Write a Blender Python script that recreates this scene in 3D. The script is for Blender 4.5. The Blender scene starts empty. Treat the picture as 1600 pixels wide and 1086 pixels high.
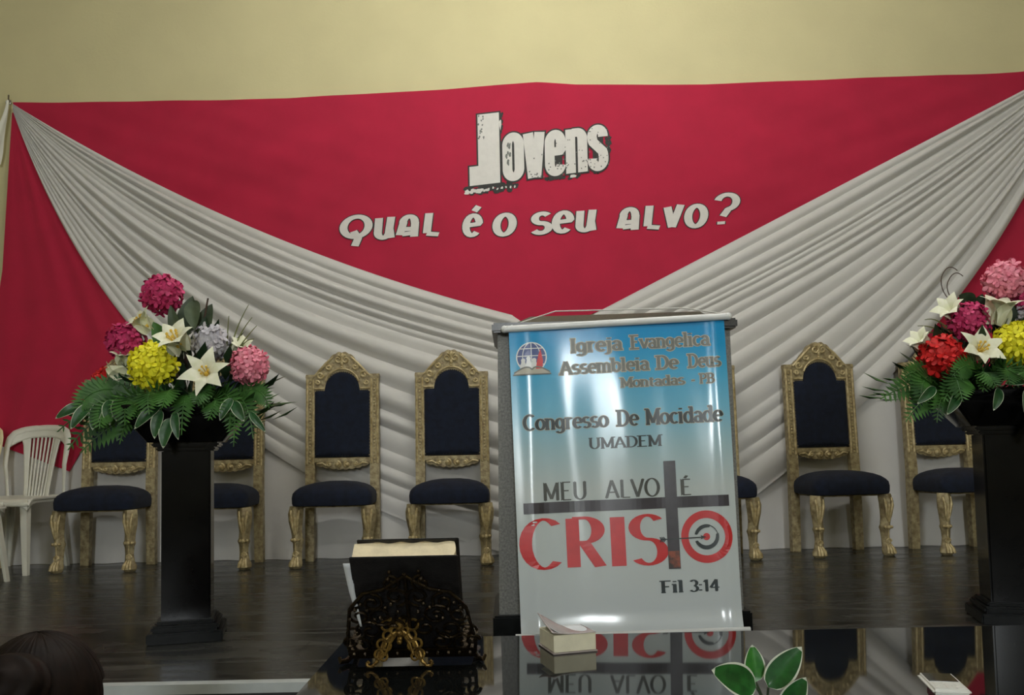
import bpy, bmesh, math, random
from math import sin, cos, pi, radians, sqrt
from mathutils import Vector, Matrix
random.seed(7)
SC = bpy.context.scene
COL = SC.collection

# ------------------------------------------------------------------ camera
cam_d = bpy.data.cameras.new('camera')
cam = bpy.data.objects.new('camera', cam_d); COL.objects.link(cam)
cam_d.sensor_width = 36.0
cam_d.lens = 36.0 * 1350 / 1600
cam_d.shift_y = 80 / 1600
cam_d.clip_start = 0.02
_p, _r = radians(3.5), radians(1.2)
_r0 = Vector((1, 0, 0)); _u0 = Vector((0, -sin(_p), cos(_p))); _f = Vector((0, cos(_p), sin(_p)))
_rr = _r0 * cos(_r) - _u0 * sin(_r); _uu = _r0 * sin(_r) + _u0 * cos(_r)
cam.matrix_world = Matrix(((_rr.x, _uu.x, -_f.x, 0), (_rr.y, _uu.y, -_f.y, 0), (_rr.z, _uu.z, -_f.z, 1.2), (0, 0, 0, 1)))
SC.camera = cam

# ------------------------------------------------------------------ world, exposure
w = bpy.data.worlds.new('world'); SC.world = w; w.use_nodes = True
w.node_tree.nodes['Background'].inputs[0].default_value = (0.6, 0.65, 0.7, 1)
w.node_tree.nodes['Background'].inputs[1].default_value = 0.02
SC.view_settings.view_transform = 'Standard'
SC.view_settings.look = 'None'
SC.view_settings.exposure = -0.30
SC.view_settings.gamma = 1.0
SC.view_settings.use_curve_mapping = False

# ------------------------------------------------------------------ hanging tube lamps (x, y, z, length, tube radius, axis, strength)
LAMPS = [(-.35, 3.0, 4.26, 1.1, .045, 'x', 62.0), (.95, 3.0, 4.26, 1.1, .045, 'x', 62.0),
         (-.75, 1.15, 2.85, 1.1, .035, 'x', 30.0), (1.0, 1.15, 2.85, 1.1, .035, 'x', 30.0),
         (-2.4, -7.0, 4.2, 2.4, .07, 'y', 8.0), (.62, -7.0, 4.2, 2.4, .07, 'y', 8.0), (3.3, -7.0, 4.2, 2.4, .07, 'y', 8.0)]
CEIL = 4.6

# ------------------------------------------------------------------ materials
def mat(name, c, rough=.6, metal=0.0, var=0.0, scale=20.0, bump=0.0, bscale=None, ior=1.5, c2=None, emit=0.0, sheen=0.0, coat=0.0, trans=0.0):
    m = bpy.data.materials.new(name); m.use_nodes = True
    nt = m.node_tree; b = nt.nodes['Principled BSDF']
    b.inputs['Base Color'].default_value = (*c, 1)
    b.inputs['Roughness'].default_value = rough
    b.inputs['Metallic'].default_value = metal
    b.inputs['IOR'].default_value = ior
    if sheen: b.inputs['Sheen Weight'].default_value = sheen
    if coat: b.inputs['Coat Weight'].default_value = coat; b.inputs['Coat Roughness'].default_value = .05
    if emit:
        b.inputs['Emission Color'].default_value = (*c, 1); b.inputs['Emission Strength'].default_value = emit
    tc = nt.nodes.new('ShaderNodeTexCoord')
    if var or c2:
        n = nt.nodes.new('ShaderNodeTexNoise'); n.inputs['Scale'].default_value = scale; n.inputs['Detail'].default_value = 6
        nt.links.new(tc.outputs['Object'], n.inputs['Vector'])
        r = nt.nodes.new('ShaderNodeValToRGB')
        a = c2 if c2 else tuple(max(0, v * (1 - var)) for v in c)
        bb = c if c2 else tuple(min(1, v * (1 + var)) for v in c)
        r.color_ramp.elements[0].position = .35; r.color_ramp.elements[1].position = .65
        r.color_ramp.elements[0].color = (*a, 1); r.color_ramp.elements[1].color = (*bb, 1)
        nt.links.new(n.outputs['Fac'], r.inputs['Fac']); nt.links.new(r.outputs['Color'], b.inputs['Base Color'])
    if bump:
        n2 = nt.nodes.new('ShaderNodeTexNoise'); n2.inputs['Scale'].default_value = bscale or scale * 4; n2.inputs['Detail'].default_value = 4
        nt.links.new(tc.outputs['Object'], n2.inputs['Vector'])
        bp = nt.nodes.new('ShaderNodeBump'); bp.inputs['Strength'].default_value = bump; bp.inputs['Distance'].default_value = .01
        nt.links.new(n2.outputs['Fac'], bp.inputs['Height']); nt.links.new(bp.outputs['Normal'], b.inputs['Normal'])
    return m

M = {}
M['wall'] = mat('cream paint', (.67, .61, .345), .75, var=.03, scale=3, bump=.08, bscale=60)
M['ceil'] = mat('grey white ceiling paint', (.45, .45, .42), .8, var=.02, scale=2)
M['hall_floor'] = mat('grey hall tile', (.16, .155, .15), .4, var=.15, scale=4)
M['red'] = mat('red cloth', (.47, .007, .045), .85, var=.05, scale=6, bump=.05, bscale=400, sheen=.15)
M['white_cloth'] = mat('white cloth', (.66, .645, .62), .85, var=.02, scale=5, bump=.04, bscale=400)
M['ribbon'] = mat('ivory ribbon', (.8, .78, .68), .6, var=.03)
M['steel'] = mat('dull steel', (.45, .44, .42), .35, 1.0, var=.1)
M['print_white'] = mat('white print', (.74, .72, .68), .7, var=.03, scale=30)
M['print_black'] = mat('black print', (.03, .03, .027), .7, var=.2, scale=60)
M['gold'] = mat('antique gold paint', (.46, .385, .215), .48, .15, scale=38, c2=(.22, .165, .08), bump=.35, bscale=110)
M['gold_light'] = mat('bright gilt', (.62, .51, .28), .42, .2, scale=45, c2=(.36, .27, .12), bump=.25, bscale=130)
M['navy'] = mat('navy velvet', (.004, .008, .022), .95, var=.3, scale=30, sheen=.02, bump=.1, bscale=300)
M['plastic'] = mat('white moulded plastic', (.74, .73, .64), .38, var=.03, scale=8)
M['plastic_cream'] = mat('cream moulded plastic', (.78, .68, .40), .38, var=.03, scale=8)
M['black_gloss'] = mat('black lacquer', (.004, .004, .004), .13, var=.3, scale=10, ior=1.22)
M['black_dull'] = mat('black slab', (.006, .007, .007), .3, var=.3, scale=20, ior=1.2)
M['granite'] = mat('grey speckled granite', (.23, .23, .21), .45, scale=150, c2=(.12, .12, .11))
M['granite_dark'] = mat('dark granite edge', (.045, .045, .042), .3, scale=120, c2=(.02, .02, .02))
M['rod'] = mat('white plastic rod', (.74, .76, .76), .25, var=.02)
M['string'] = mat('white string', (.7, .7, .66), .7, var=.05)
M['nosing'] = mat('grey metal nosing', (.50, .54, .54), .35, var=.08, scale=12)
M['riser'] = mat('dark stage riser', (.03, .03, .03), .5, var=.2)
M['leather'] = mat('black leather', (.010, .009, .009), .42, var=.3, scale=60, bump=.2, bscale=250)
M['paper'] = mat('cream page edges', (.80, .69, .47), .7, var=.08, scale=40, bump=.15, bscale=200)
M['paper_white'] = mat('white paper', (.78, .82, .86), .6, var=.02)
M['pages_pale'] = mat('pale page edges', (.84, .80, .62), .7, var=.04, scale=40)
M['cover_grey'] = mat('grey pink flexible cover', (.42, .37, .36), .22, var=.08, scale=20)
M['bronze'] = mat('dark cast metal', (.045, .030, .014), .32, .8, scale=60, c2=(.018, .012, .007), bump=.3, bscale=120)
M['brass'] = mat('aged brass', (.36, .23, .065), .34, .8, scale=60, c2=(.16, .095, .03), bump=.25, bscale=140)
M['leaf'] = mat('fern green', (.062, .19, .030), .55, scale=14, c2=(.020, .070, .016))
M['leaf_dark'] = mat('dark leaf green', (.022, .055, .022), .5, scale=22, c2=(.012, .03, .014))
M['leaf_grey'] = mat('grey green leaf', (.075, .105, .055), .55, scale=22, c2=(.04, .06, .032))
M['leaf_var'] = mat('variegated leaf green', (.025, .10, .028), .4, scale=45, c2=(.014, .06, .018))
M['leaf_fresh'] = mat('fresh leaf green', (.06, .30, .03), .35, scale=45, c2=(.02, .16, .025))
M['leaf_edge'] = mat('cream leaf margin', (.42, .48, .35), .5, var=.15, scale=60)
M['grass'] = mat('olive grass blade', (.15, .17, .05), .6, var=.2)
M['twig'] = mat('brown twig', (.07, .04, .025), .7, var=.2)
def petal(n, a, b): return mat(n, a, .6, scale=55, c2=b)
M['magenta'] = petal('magenta petals', (.68, .045, .19), (.42, .016, .09))
M['yellow'] = petal('yellow petals', (.97, .95, .04), (.90, .80, .02))
M['lavender'] = petal('pale lavender petals', (.64, .62, .67), (.46, .45, .50))
M['pink'] = petal('pink petals', (.95, .36, .46), (.80, .20, .30))
M['scarlet'] = petal('scarlet petals', (.78, .014, .014), (.50, .006, .008))
M['lily'] = petal('cream white petals', (.90, .90, .74), (.80, .82, .60))
M['stamen'] = mat('yellow stamen', (.75, .50, .06), .6, var=.1)
M['hair'] = mat('dark brown hair', (.012, .006, .004), .6, scale=40, c2=(.005, .0025, .0018), ior=1.25)
M['skin'] = mat('brown skin', (.36, .19, .12), .5, var=.05)
M['dress'] = mat('dark red dress cloth', (.12, .03, .04), .8, var=.1)
M['eye'] = mat('dark eye', (.02, .012, .01), .2, var=.1)
M['phone_white'] = mat('white phone shell', (.80, .80, .76), .25, var=.02)
M['phone_dark'] = mat('dark glass screen', (.015, .018, .014), .06, var=.1)
M['maroon'] = mat('maroon book cloth', (.14, .008, .025), .5, var=.15)
M['lamp_housing'] = mat('white enamel', (.8, .8, .78), .4, var=.02)
M['wood'] = mat('dark wood', (.05, .028, .015), .4, var=.2, scale=8)
M['pink_red'] = mat('red print', (.62, .022, .026), .35, var=.05, scale=30)
M['grey_print'] = mat('grey print', (.155, .165, .145), .35, var=.08, scale=60)
M['tan_print'] = mat('pale tan print', (.50, .47, .38), .35, var=.05, scale=30)
M['grey_dark'] = mat('dark grey print', (.06, .066, .058), .3, var=.15, scale=60)
M['charcoal_print'] = mat('charcoal print', (.022, .035, .04), .3, var=.2, scale=60)
M['cross_print'] = mat('dark violet grey print', (.045, .038, .050), .3, scale=14, c2=(.022, .020, .026))
M['ember_print'] = mat('ember print', (.30, .06, .02), .3, scale=60, c2=(.03, .022, .02))
M['blue_print'] = mat('deep blue print', (.045, .075, .26), .3, var=.1)
M['banner_white_print'] = mat('white ink', (.78, .80, .80), .3, var=.02)

# lacquer table top: mirror-like
M['table'] = mat('black mirror polish', (.008, .009, .009), .035, var=.3, scale=6, ior=1.78)

# polished dark stone floor with joints and veins
def stage_mat():
    m = bpy.data.materials.new('polished dark stone tiles'); m.use_nodes = True
    nt = m.node_tree; b = nt.nodes['Principled BSDF']; L = nt.links.new
    tc = nt.nodes.new('ShaderNodeTexCoord')
    mp = nt.nodes.new('ShaderNodeMapping'); mp.inputs['Location'].default_value = (.67, .07, 0); L(tc.outputs['Object'], mp.inputs['Vector'])
    br = nt.nodes.new('ShaderNodeTexBrick'); br.offset = 0.0; br.inputs['Scale'].default_value = 1.0
    br.inputs['Brick Width'].default_value = .6; br.inputs['Row Height'].default_value = .6; br.inputs['Mortar Size'].default_value = .004
    br.inputs['Color1'].default_value = (.030, .031, .029, 1); br.inputs['Color2'].default_value = (.036, .037, .034, 1); br.inputs['Mortar'].default_value = (.008, .008, .008, 1)
    L(mp.outputs['Vector'], br.inputs['Vector'])
    st = nt.nodes.new('ShaderNodeMapping'); st.inputs['Scale'].default_value = (1.2, 6, 1); L(tc.outputs['Object'], st.inputs['Vector'])
    n = nt.nodes.new('ShaderNodeTexNoise'); n.inputs['Scale'].default_value = 1.6; n.inputs['Detail'].default_value = 9; n.inputs['Distortion'].default_value = 1.2
    L(st.outputs['Vector'], n.inputs['Vector'])
    r = nt.nodes.new('ShaderNodeValToRGB'); r.color_ramp.elements[0].position = .35; r.color_ramp.elements[0].color = (.25, .25, .25, 1)
    r.color_ramp.elements[1].position = .7; r.color_ramp.elements[1].color = (1.6, 1.6, 1.5, 1); L(n.outputs['Fac'], r.inputs['Fac'])
    mx = nt.nodes.new('ShaderNodeMix'); mx.data_type = 'RGBA'; mx.blend_type = 'MULTIPLY'; mx.inputs[0].default_value = 1
    L(br.outputs['Color'], mx.inputs[6]); L(r.outputs['Color'], mx.inputs[7]); L(mx.outputs[2], b.inputs['Base Color'])
    mr = nt.nodes.new('ShaderNodeMapRange'); mr.inputs[1].default_value = .35; mr.inputs[2].default_value = .7; mr.inputs[3].default_value = .18; mr.inputs[4].default_value = .36; L(n.outputs['Fac'], mr.inputs[0]); L(mr.outputs[0], b.inputs['Roughness']); b.inputs['IOR'].default_value = 1.4
    n2 = nt.nodes.new('ShaderNodeTexNoise'); n2.inputs['Scale'].default_value = 7; L(tc.outputs['Object'], n2.inputs['Vector'])
    bp = nt.nodes.new('ShaderNodeBump'); bp.inputs['Strength'].default_value = .05; bp.inputs['Distance'].default_value = .02
    L(n2.outputs['Fac'], bp.inputs['Height']); L(bp.outputs['Normal'], b.inputs['Normal'])
    return m
M['stage'] = stage_mat()

# vinyl banner: printed sky-blue to white gradient (ink), glossy film
def banner_mat():
    m = bpy.data.materials.new('printed vinyl'); m.use_nodes = True
    nt = m.node_tree; b = nt.nodes['Principled BSDF']; L = nt.links.new
    tc = nt.nodes.new('ShaderNodeTexCoord'); sx = nt.nodes.new('ShaderNodeSeparateXYZ'); L(tc.outputs['Generated'], sx.inputs[0])
    n = nt.nodes.new('ShaderNodeTexNoise'); n.inputs['Scale'].default_value = 3; L(tc.outputs['Generated'], n.inputs['Vector'])
    ad = nt.nodes.new('ShaderNodeMath'); ad.operation = 'MULTIPLY_ADD'; ad.inputs[1].default_value = .06; L(n.outputs['Fac'], ad.inputs[0]); L(sx.outputs['Z'], ad.inputs[2])
    r = nt.nodes.new('ShaderNodeValToRGB'); L(ad.outputs[0], r.inputs['Fac'])
    e = r.color_ramp.elements
    e[0].position = 0; e[0].color = (.64, .69, .72, 1)
    e[1].position = 1.0; e[1].color = (.006, .31, .68, 1)
    for p, c in ((.48, (.58, .65, .66)), (.62, (.40, .60, .68)), (.74, (.20, .54, .76)), (.87, (.06, .42, .72)), (.95, (.010, .33, .68))):
        x = e.new(p); x.color = (*c, 1)
    L(r.outputs['Color'], b.inputs['Base Color'])
    b.inputs['Roughness'].default_value = .16
    return m
M['banner'] = banner_mat()

# ------------------------------------------------------------------ mesh helpers
class MB:
    def __init__(s): s.v = []; s.f = []; s.mi = []; s.m = 0
    def add(s, vs, fs):
        o = len(s.v); s.v += [tuple(v) for v in vs]
        for f in fs: s.f.append([i + o for i in f]); s.mi.append(s.m)
    def box(s, c, d, bev=0.0, rot=None):
        bm = bmesh.new(); bmesh.ops.create_cube(bm, size=1)
        for v in bm.verts: v.co = Vector((v.co.x * d[0], v.co.y * d[1], v.co.z * d[2]))
        if bev: bmesh.ops.bevel(bm, geom=bm.edges[:], offset=bev, segments=2, affect='EDGES')
        R = rot if rot is not None else Matrix.Identity(3)
        bm.verts.index_update()
        s.add([R @ v.co + Vector(c) for v in bm.verts], [[v.index for v in f.verts] for f in bm.faces]); bm.free()
    def tube(s, pts, r, seg=8, flat=None, caps=True, closed=False):
        pts = [Vector(p) for p in pts]; n = len(pts)
        rs = r if isinstance(r, (list, tuple)) else [r] * n
        up = None; rings = []
        for i, p in enumerate(pts):
            a = pts[(i - 1) % n] if (closed or i > 0) else pts[i]; b = pts[(i + 1) % n] if (closed or i < n - 1) else pts[i]
            t = (b - a).normalized() if (b - a).length > 1e-9 else Vector((0, 0, 1))
            if up is None:
                up = Vector((0, 1, 0)) if abs(t.y) < .9 else Vector((1, 0, 0))
            x = (up - t * up.dot(t));
            x = x.normalized() if x.length > 1e-6 else t.orthogonal().normalized()
            y = t.cross(x); up = x
            fx = flat if flat else 1.0
            rings.append([p + x * (cos(2 * pi * k / seg) * rs[i] * fx) + y * (sin(2 * pi * k / seg) * rs[i]) for k in range(seg)])
        vs = [v for ring in rings for v in ring]; fs = []
        m = n if closed else n - 1
        for i in range(m):
            j = (i + 1) % n
            for k in range(seg):
                l = (k + 1) % seg
                fs.append([i * seg + k, i * seg + l, j * seg + l, j * seg + k])
        if caps and not closed:
            fs.append(list(range(seg))[::-1]); fs.append([(n - 1) * seg + k for k in range(seg)])
        s.add(vs, fs)
    def loft(s, rings, caps=True):
        n = len(rings[0]); vs = [v for r in rings for v in r]; fs = []
        for i in range(len(rings) - 1):
            for k in range(n):
                l = (k + 1) % n; fs.append([i * n + k, i * n + l, (i + 1) * n + l, (i + 1) * n + k])
        if caps: fs.append(list(range(n))[::-1]); fs.append([(len(rings) - 1) * n + k for k in range(n)])
        s.add(vs, fs)
    def grid(s, fn, nu, nv, mfn=None):
        vs = [fn(i / nu, j / nv) for j in range(nv + 1) for i in range(nu + 1)]
        o = len(s.v); s.v += [tuple(v) for v in vs]
        for j in range(nv):
            for i in range(nu):
                a = j * (nu + 1) + i
                s.f.append([o + a, o + a + 1, o + a + nu + 2, o + a + nu + 1]); s.mi.append(mfn(i, j) if mfn else s.m)
    def ball(s, c, r, nu=8, nv=6):
        rx, ry, rz = r if isinstance(r, (tuple, list)) else (r, r, r)
        rings = []
        for j in range(nv + 1):
            a = -pi / 2 + pi * (.02 + .96 * j / nv)
            rings.append([(c[0] + rx * cos(a) * cos(2 * pi * k / nu), c[1] + ry * cos(a) * sin(2 * pi * k / nu), c[2] + rz * sin(a)) for k in range(nu)])
        s.loft(rings)
    def prism(s, poly, y0, y1):
        n = len(poly)
        s.add([(x, y0, z) for x, z in poly] + [(x, y1, z) for x, z in poly],
              [list(range(n)), [n + i for i in range(n)][::-1]] + [[i, n + i, n + (i + 1) % n, (i + 1) % n] for i in range(n)])
    def build(s, name, mt, parent=None, smooth=True, loc=None):
        me = bpy.data.meshes.new(name); me.from_pydata(s.v, [], s.f)
        for mm in (mt if isinstance(mt, (list, tuple)) else [mt]): me.materials.append(mm)
        for p, i in zip(me.polygons, s.mi): p.material_index = i; p.use_smooth = smooth
        bm = bmesh.new(); bm.from_mesh(me); bmesh.ops.recalc_face_normals(bm, faces=bm.faces); bm.to_mesh(me); bm.free()
        me.update()
        if smooth and hasattr(me, 'set_sharp_from_angle'): me.set_sharp_from_angle(angle=radians(42))
        o = bpy.data.objects.new(name, me); COL.objects.link(o)
        if parent: o.parent = parent
        if loc: o.location = loc
        return o

def thing(name, label, cat, loc=(0, 0, 0), rz=0, group=None):
    o = bpy.data.objects.new(name, None); COL.objects.link(o); o.empty_display_size = .1
    o.location = loc; o.rotation_euler = (0, 0, rz); return tag(o, label, cat, group)
def tag(o, label, cat, group=None):
    o['label'] = label; o['category'] = cat
    if group: o['group'] = group
    return o
def struct(o): o['kind'] = 'structure'; return o
def copy_tree(o, parent=None):
    c = o.copy(); COL.objects.link(c)
    if parent: c.parent = parent
    for ch in list(o.children): copy_tree(ch, c)
    return c
def lerp(a, b, t): return a + (b - a) * t
def poly_at(pts, t):
    d = [0]
    for a, b in zip(pts, pts[1:]): d.append(d[-1] + sqrt(sum((q - p) ** 2 for p, q in zip(a, b))))
    T = t * d[-1]
    for i in range(len(pts) - 1):
        if T <= d[i + 1] + 1e-9:
            k = (T - d[i]) / max(1e-9, d[i + 1] - d[i]); return tuple(lerp(p, q, k) for p, q in zip(pts[i], pts[i + 1]))
    return pts[-1]
def interp(xs, ys, x):
    if x <= xs[0]: return ys[0]
    for i in range(len(xs) - 1):
        if x <= xs[i + 1]: return lerp(ys[i], ys[i + 1], (x - xs[i]) / (xs[i + 1] - xs[i]))
    return ys[-1]
def spiral(cx, cz, r0, r1, a0, turns, y, n=18):
    return [(cx + lerp(r0, r1, k / n) * cos(a0 + 2 * pi * turns * k / n), y, cz + lerp(r0, r1, k / n) * sin(a0 + 2 * pi * turns * k / n)) for k in range(n + 1)]

# ------------------------------------------------------------------ lettering: pen-drawn glyphs (cap height 1)
def ln(*p, n=6):
    out = []
    for (a, b) in zip(p, p[1:]):
        out += [(lerp(a[0], b[0], k / n), lerp(a[1], b[1], k / n)) for k in range(n)]
    return out + [p[-1]]
def arc(cx, cy, rx, ry, a0, a1, n=18):
    return [(cx + rx * cos(radians(lerp(a0, a1, k / n))), cy + ry * sin(radians(lerp(a0, a1, k / n)))) for k in range(n + 1)]
def acute(x, y): return ln((x, y), (x + .13, y + .17), n=2)
X = .68
GL = {
 'A': ([ln((.06, 0), (.37, 1)), ln((.37, 1), (.70, 0)), ln((.17, .32), (.59, .32))], [(.06, 0), (.70, 0)], .78),
 'B': ([ln((.14, 0), (.14, 1)), ln((.14, 1), (.36, 1)) + arc(.36, .76, .22, .24, 90, -90) + ln((.36, .52), (.14, .52)), arc(.38, .26, .25, .26, 90, -90) + ln((.38, 0), (.14, 0))], [(.06, 0), (.06, 1)], .72),
 'C': ([arc(.44, .5, .35, .5, 48, 312)], [], .80),
 'D': ([ln((.14, 0), (.14, 1)), ln((.14, 1), (.34, 1)) + arc(.34, .5, .36, .5, 90, -90) + ln((.34, 0), (.14, 0))], [(.06, 0), (.06, 1)], .80),
 'E': ([ln((.14, 0), (.14, 1)), ln((.14, 1), (.58, 1)), ln((.14, .52), (.48, .52)), ln((.14, 0), (.60, 0))], [(.06, 0), (.06, 1)], .68),
 'F': ([ln((.14, 0), (.14, 1)), ln((.14, 1), (.58, 1)), ln((.14, .50), (.48, .50))], [(.14, 0), (.06, 1)], .64),
 'I': ([ln((.18, 0), (.18, 1))], [(.18, 0), (.18, 1)], .36),
 'J': ([ln((.34, 1), (.34, .2)) + arc(.2, .2, .14, .2, 0, -150)], [(.34, 1)], .5),
 'L': ([ln((.14, 0), (.14, 1)), ln((.14, 0), (.56, 0))], [(.14, 1)], .62),
 'M': ([ln((.13, 0), (.13, 1)), ln((.13, 1), (.46, .08)), ln((.46, .08), (.79, 1)), ln((.79, 1), (.79, 0))], [(.13, 0), (.79, 0), (.06, 1), (.86, 1)], .92),
 'O': ([arc(.42, .5, .35, .5, 0, 360, 32)], [], .84),
 'P': ([ln((.14, 0), (.14, 1)), ln((.14, 1), (.36, 1)) + arc(.36, .74, .24, .26, 90, -90) + ln((.36, .48), (.14, .48))], [(.14, 0), (.06, 1)], .70),
 'Q': ([arc(.42, .5, .35, .5, 0, 360, 32), ln((.42, .2), (.58, -.05), (.82, -.18))], [], .9),
 'R': ([ln((.14, 0), (.14, 1)), ln((.14, 1), (.36, 1)) + arc(.36, .75, .24, .25, 90, -90) + ln((.36, .5), (.14, .5)), ln((.34, .5), (.62, 0))], [(.14, 0), (.06, 1), (.66, 0)], .74),
 'S': ([arc(.35, .755, .24, .245, 35, 270) + arc(.35, .255, .26, .255, 90, -145)], [], .70),
 'U': ([ln((.14, 1), (.14, .34)) + arc(.40, .34, .26, .34, 180, 360) + ln((.66, .34), (.66, 1))], [(.14, 1), (.66, 1)], .80),
 'V': ([ln((.05, 1), (.36, 0)), ln((.36, 0), (.68, 1))], [(.05, 1), (.68, 1)], .74),
 'a': ([arc(.27, .46, .19, .22, 155, 0) + ln((.46, .46), (.46, 0)), arc(.27, .19, .19, .19, 0, 360, 24)], [(.49, 0)], .58),
 'b': ([ln((.12, 0), (.12, 1)), arc(.34, .34, .22, .34, 0, 360, 28)], [(.08, 1)], .64),
 'c': ([arc(.31, .34, .23, .34, 45, 315)], [], .56),
 'd': ([ln((.52, 0), (.52, 1)), arc(.30, .34, .22, .34, 0, 360, 28)], [(.47, 1), (.56, 0)], .66),
 'e': ([ln((.08, .36), (.53, .36)) + arc(.305, .34, .23, .34, 5, 315)], [], .58),
 'g': ([arc(.29, .36, .21, .31, 0, 360, 28), ln((.50, .66), (.50, -.06)) + arc(.28, -.06, .22, .2, 0, -150)], [], .64),
 'i': ([ln((.16, 0), (.16, X)), ln((.16, .88), (.16, .98), n=1)], [(.16, 0), (.12, X)], .34),
 'j': ([ln((.2, X), (.2, -.08)) + arc(.06, -.08, .14, .16, 0, -130), ln((.2, .88), (.2, .98), n=1)], [(.16, X)], .36),
 'l': ([ln((.16, 0), (.16, 1))], [(.16, 0), (.12, 1)], .34),
 'm': ([ln((.12, 0), (.12, X)), arc(.29, .46, .17, .21, 180, 0) + ln((.46, .46), (.46, 0)), arc(.63, .46, .17, .21, 180, 0) + ln((.80, .46), (.80, 0))], [(.12, 0), (.46, 0), (.80, 0), (.08, X)], .94),
 'n': ([ln((.12, 0), (.12, X)), arc(.31, .45, .19, .22, 180, 0) + ln((.50, .45), (.50, 0))], [(.12, 0), (.50, 0), (.08, X)], .64),
 'o': ([arc(.31, .34, .24, .34, 0, 360, 28)], [], .62),
 'r': ([ln((.14, 0), (.14, X)), arc(.32, .44, .18, .23, 175, 50)], [(.14, 0), (.10, X)], .50),
 's': ([arc(.27, .51, .18, .17, 35, 270) + arc(.27, .17, .20, .17, 90, -145)], [], .52),
 't': ([ln((.2, .9), (.2, .18)) + arc(.32, .18, .12, .18, 180, 300), ln((.04, X), (.40, X))], [], .46),
 'u': ([ln((.12, X), (.12, .23)) + arc(.31, .23, .19, .23, 180, 360) + ln((.50, .23), (.50, X)), ln((.5, .3), (.5, 0))], [(.08, X), (.46, X), (.54, 0)], .66),
 'v': ([ln((.04, X), (.28, 0)), ln((.28, 0), (.52, X))], [(.04, X), (.52, X)], .56),
 '1': ([ln((.1, .8), (.27, 1), (.27, 0))], [(.27, 0)], .5),
 '3': ([arc(.3, .745, .22, .245, 150, -90), arc(.3, .25, .25, .25, 90, -150)], [], .62),
 '4': ([ln((.44, 0), (.44, 1)), ln((.44, 1), (.04, .3)), ln((.04, .3), (.64, .3))], [(.44, 0)], .68),
 ':': ([ln((.14, .06), (.14, .16), n=1), ln((.14, .52), (.14, .62), n=1)], [], .3),
 '-': ([ln((.05, .34), (.32, .34))], [], .38),
 '?': ([arc(.3, .74, .24, .25, 165, -70) + ln((.36, .48), (.28, .28)), ln((.27, 0), (.27, .1), n=1)], [], .6),
 ' ': ([], [], .42)}
GL['É'] = (GL['E'][0] + [acute(.28, 1.08)], GL['E'][1], .68)
GL['é'] = (GL['e'][0] + [acute(.24, .78)], [], .58)
# unicase brush alphabet for the slogan
UC = {
 'q': ([arc(.42, .46, .36, .36, 100, 460, 32), ln((.36, .3), (.52, .05), (.44, -.22))], [], .88),
 'u': ([ln((.12, .72), (.13, .25)) + arc(.29, .22, .16, .2, 180, 360) + ln((.45, .25), (.47, .74)), ln((.46, .3), (.52, .0))], [], .66),
 'a': ([ln((.05, .08), (.12, .5)) + arc(.28, .5, .17, .22, 170, 0) + ln((.46, .5), (.47, 0)), ln((.1, .28), (.46, .28)), ln((.12, .1), (.44, .14))], [], .62),
 'l': ([ln((.16, .8), (.15, .1)), ln((.15, .08), (.5, .03))], [], .56),
 'e': ([ln((.08, .36), (.50, .40)) + arc(.29, .36, .21, .34, 10, 315)], [], .58),
 'o': ([arc(.31, .36, .23, .35, 0, 360, 28)], [], .62),
 's': ([arc(.29, .53, .2, .17, 35, 270) + arc(.29, .19, .22, .17, 90, -150)], [], .56),
 'v': ([ln((.06, .72), (.24, .02)), ln((.24, .02), (.44, .78))], [], .54),
 '?': ([arc(.34, .78, .28, .26, 165, -75) + ln((.40, .52), (.26, .28)), ln((.22, .0), (.22, .1), n=1)], [], .62),
 ' ': ([], [], .60)}
UC['é'] = (UC['e'][0] + [acute(.3, .84)], [], .58)

def stroke(mb, pts, wx, wy, F, lift):
    n = len(pts); vs = []; ok = []
    closed = n > 8 and abs(pts[0][0] - pts[-1][0]) < 1e-6 and abs(pts[0][1] - pts[-1][1]) < 1e-6
    for i, p in enumerate(pts):
        a = pts[i - 1] if i > 0 else (pts[-2] if closed else p); b = pts[i + 1] if i < n - 1 else (pts[1] if closed else p)
        dx, dy = b[0] - a[0], b[1] - a[1]; L = sqrt(dx * dx + dy * dy) or 1e-6
        nx, ny = -dy / L, dx / L
        vs.append(F(p[0] + nx * wx / 2, p[1] + ny * wy / 2, lift)); vs.append(F(p[0] - nx * wx / 2, p[1] - ny * wy / 2, lift))
    mb.add(vs, [[2 * i, 2 * i + 2, 2 * i + 3, 2 * i + 1] for i in range(n - 1)])
def text(mb, string, F, x0, x1, y0, h, wx, wy, serif=0.0, extra=0.0, lift=0.0, table=GL, shear=0.0, track=0.0):
    """string from x0 to x1 on baseline y0, cap height h (surface units); wx/wy pen sizes in cap heights"""
    adv = sum(table[c][2] + track for c in string) - track
    sx = (x1 - x0) / adv; cur = 0.0
    asp = h / sx if sx else 1
    for c in string:
        st, sf, a = table[c]
        def G(px, py, l, cur=cur): return F(x0 + (cur + px + shear * py) * sx, y0 + py * h, l)
        for s_ in st: stroke(mb, s_, wx + extra, wy + extra, G, lift)
        if serif:
            for (px, py) in sf: stroke(mb, ln((px - serif - extra / 2, py), (px + serif + extra / 2, py), n=2), wx + extra, wy + extra, G, lift)
        cur += a + track

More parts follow.
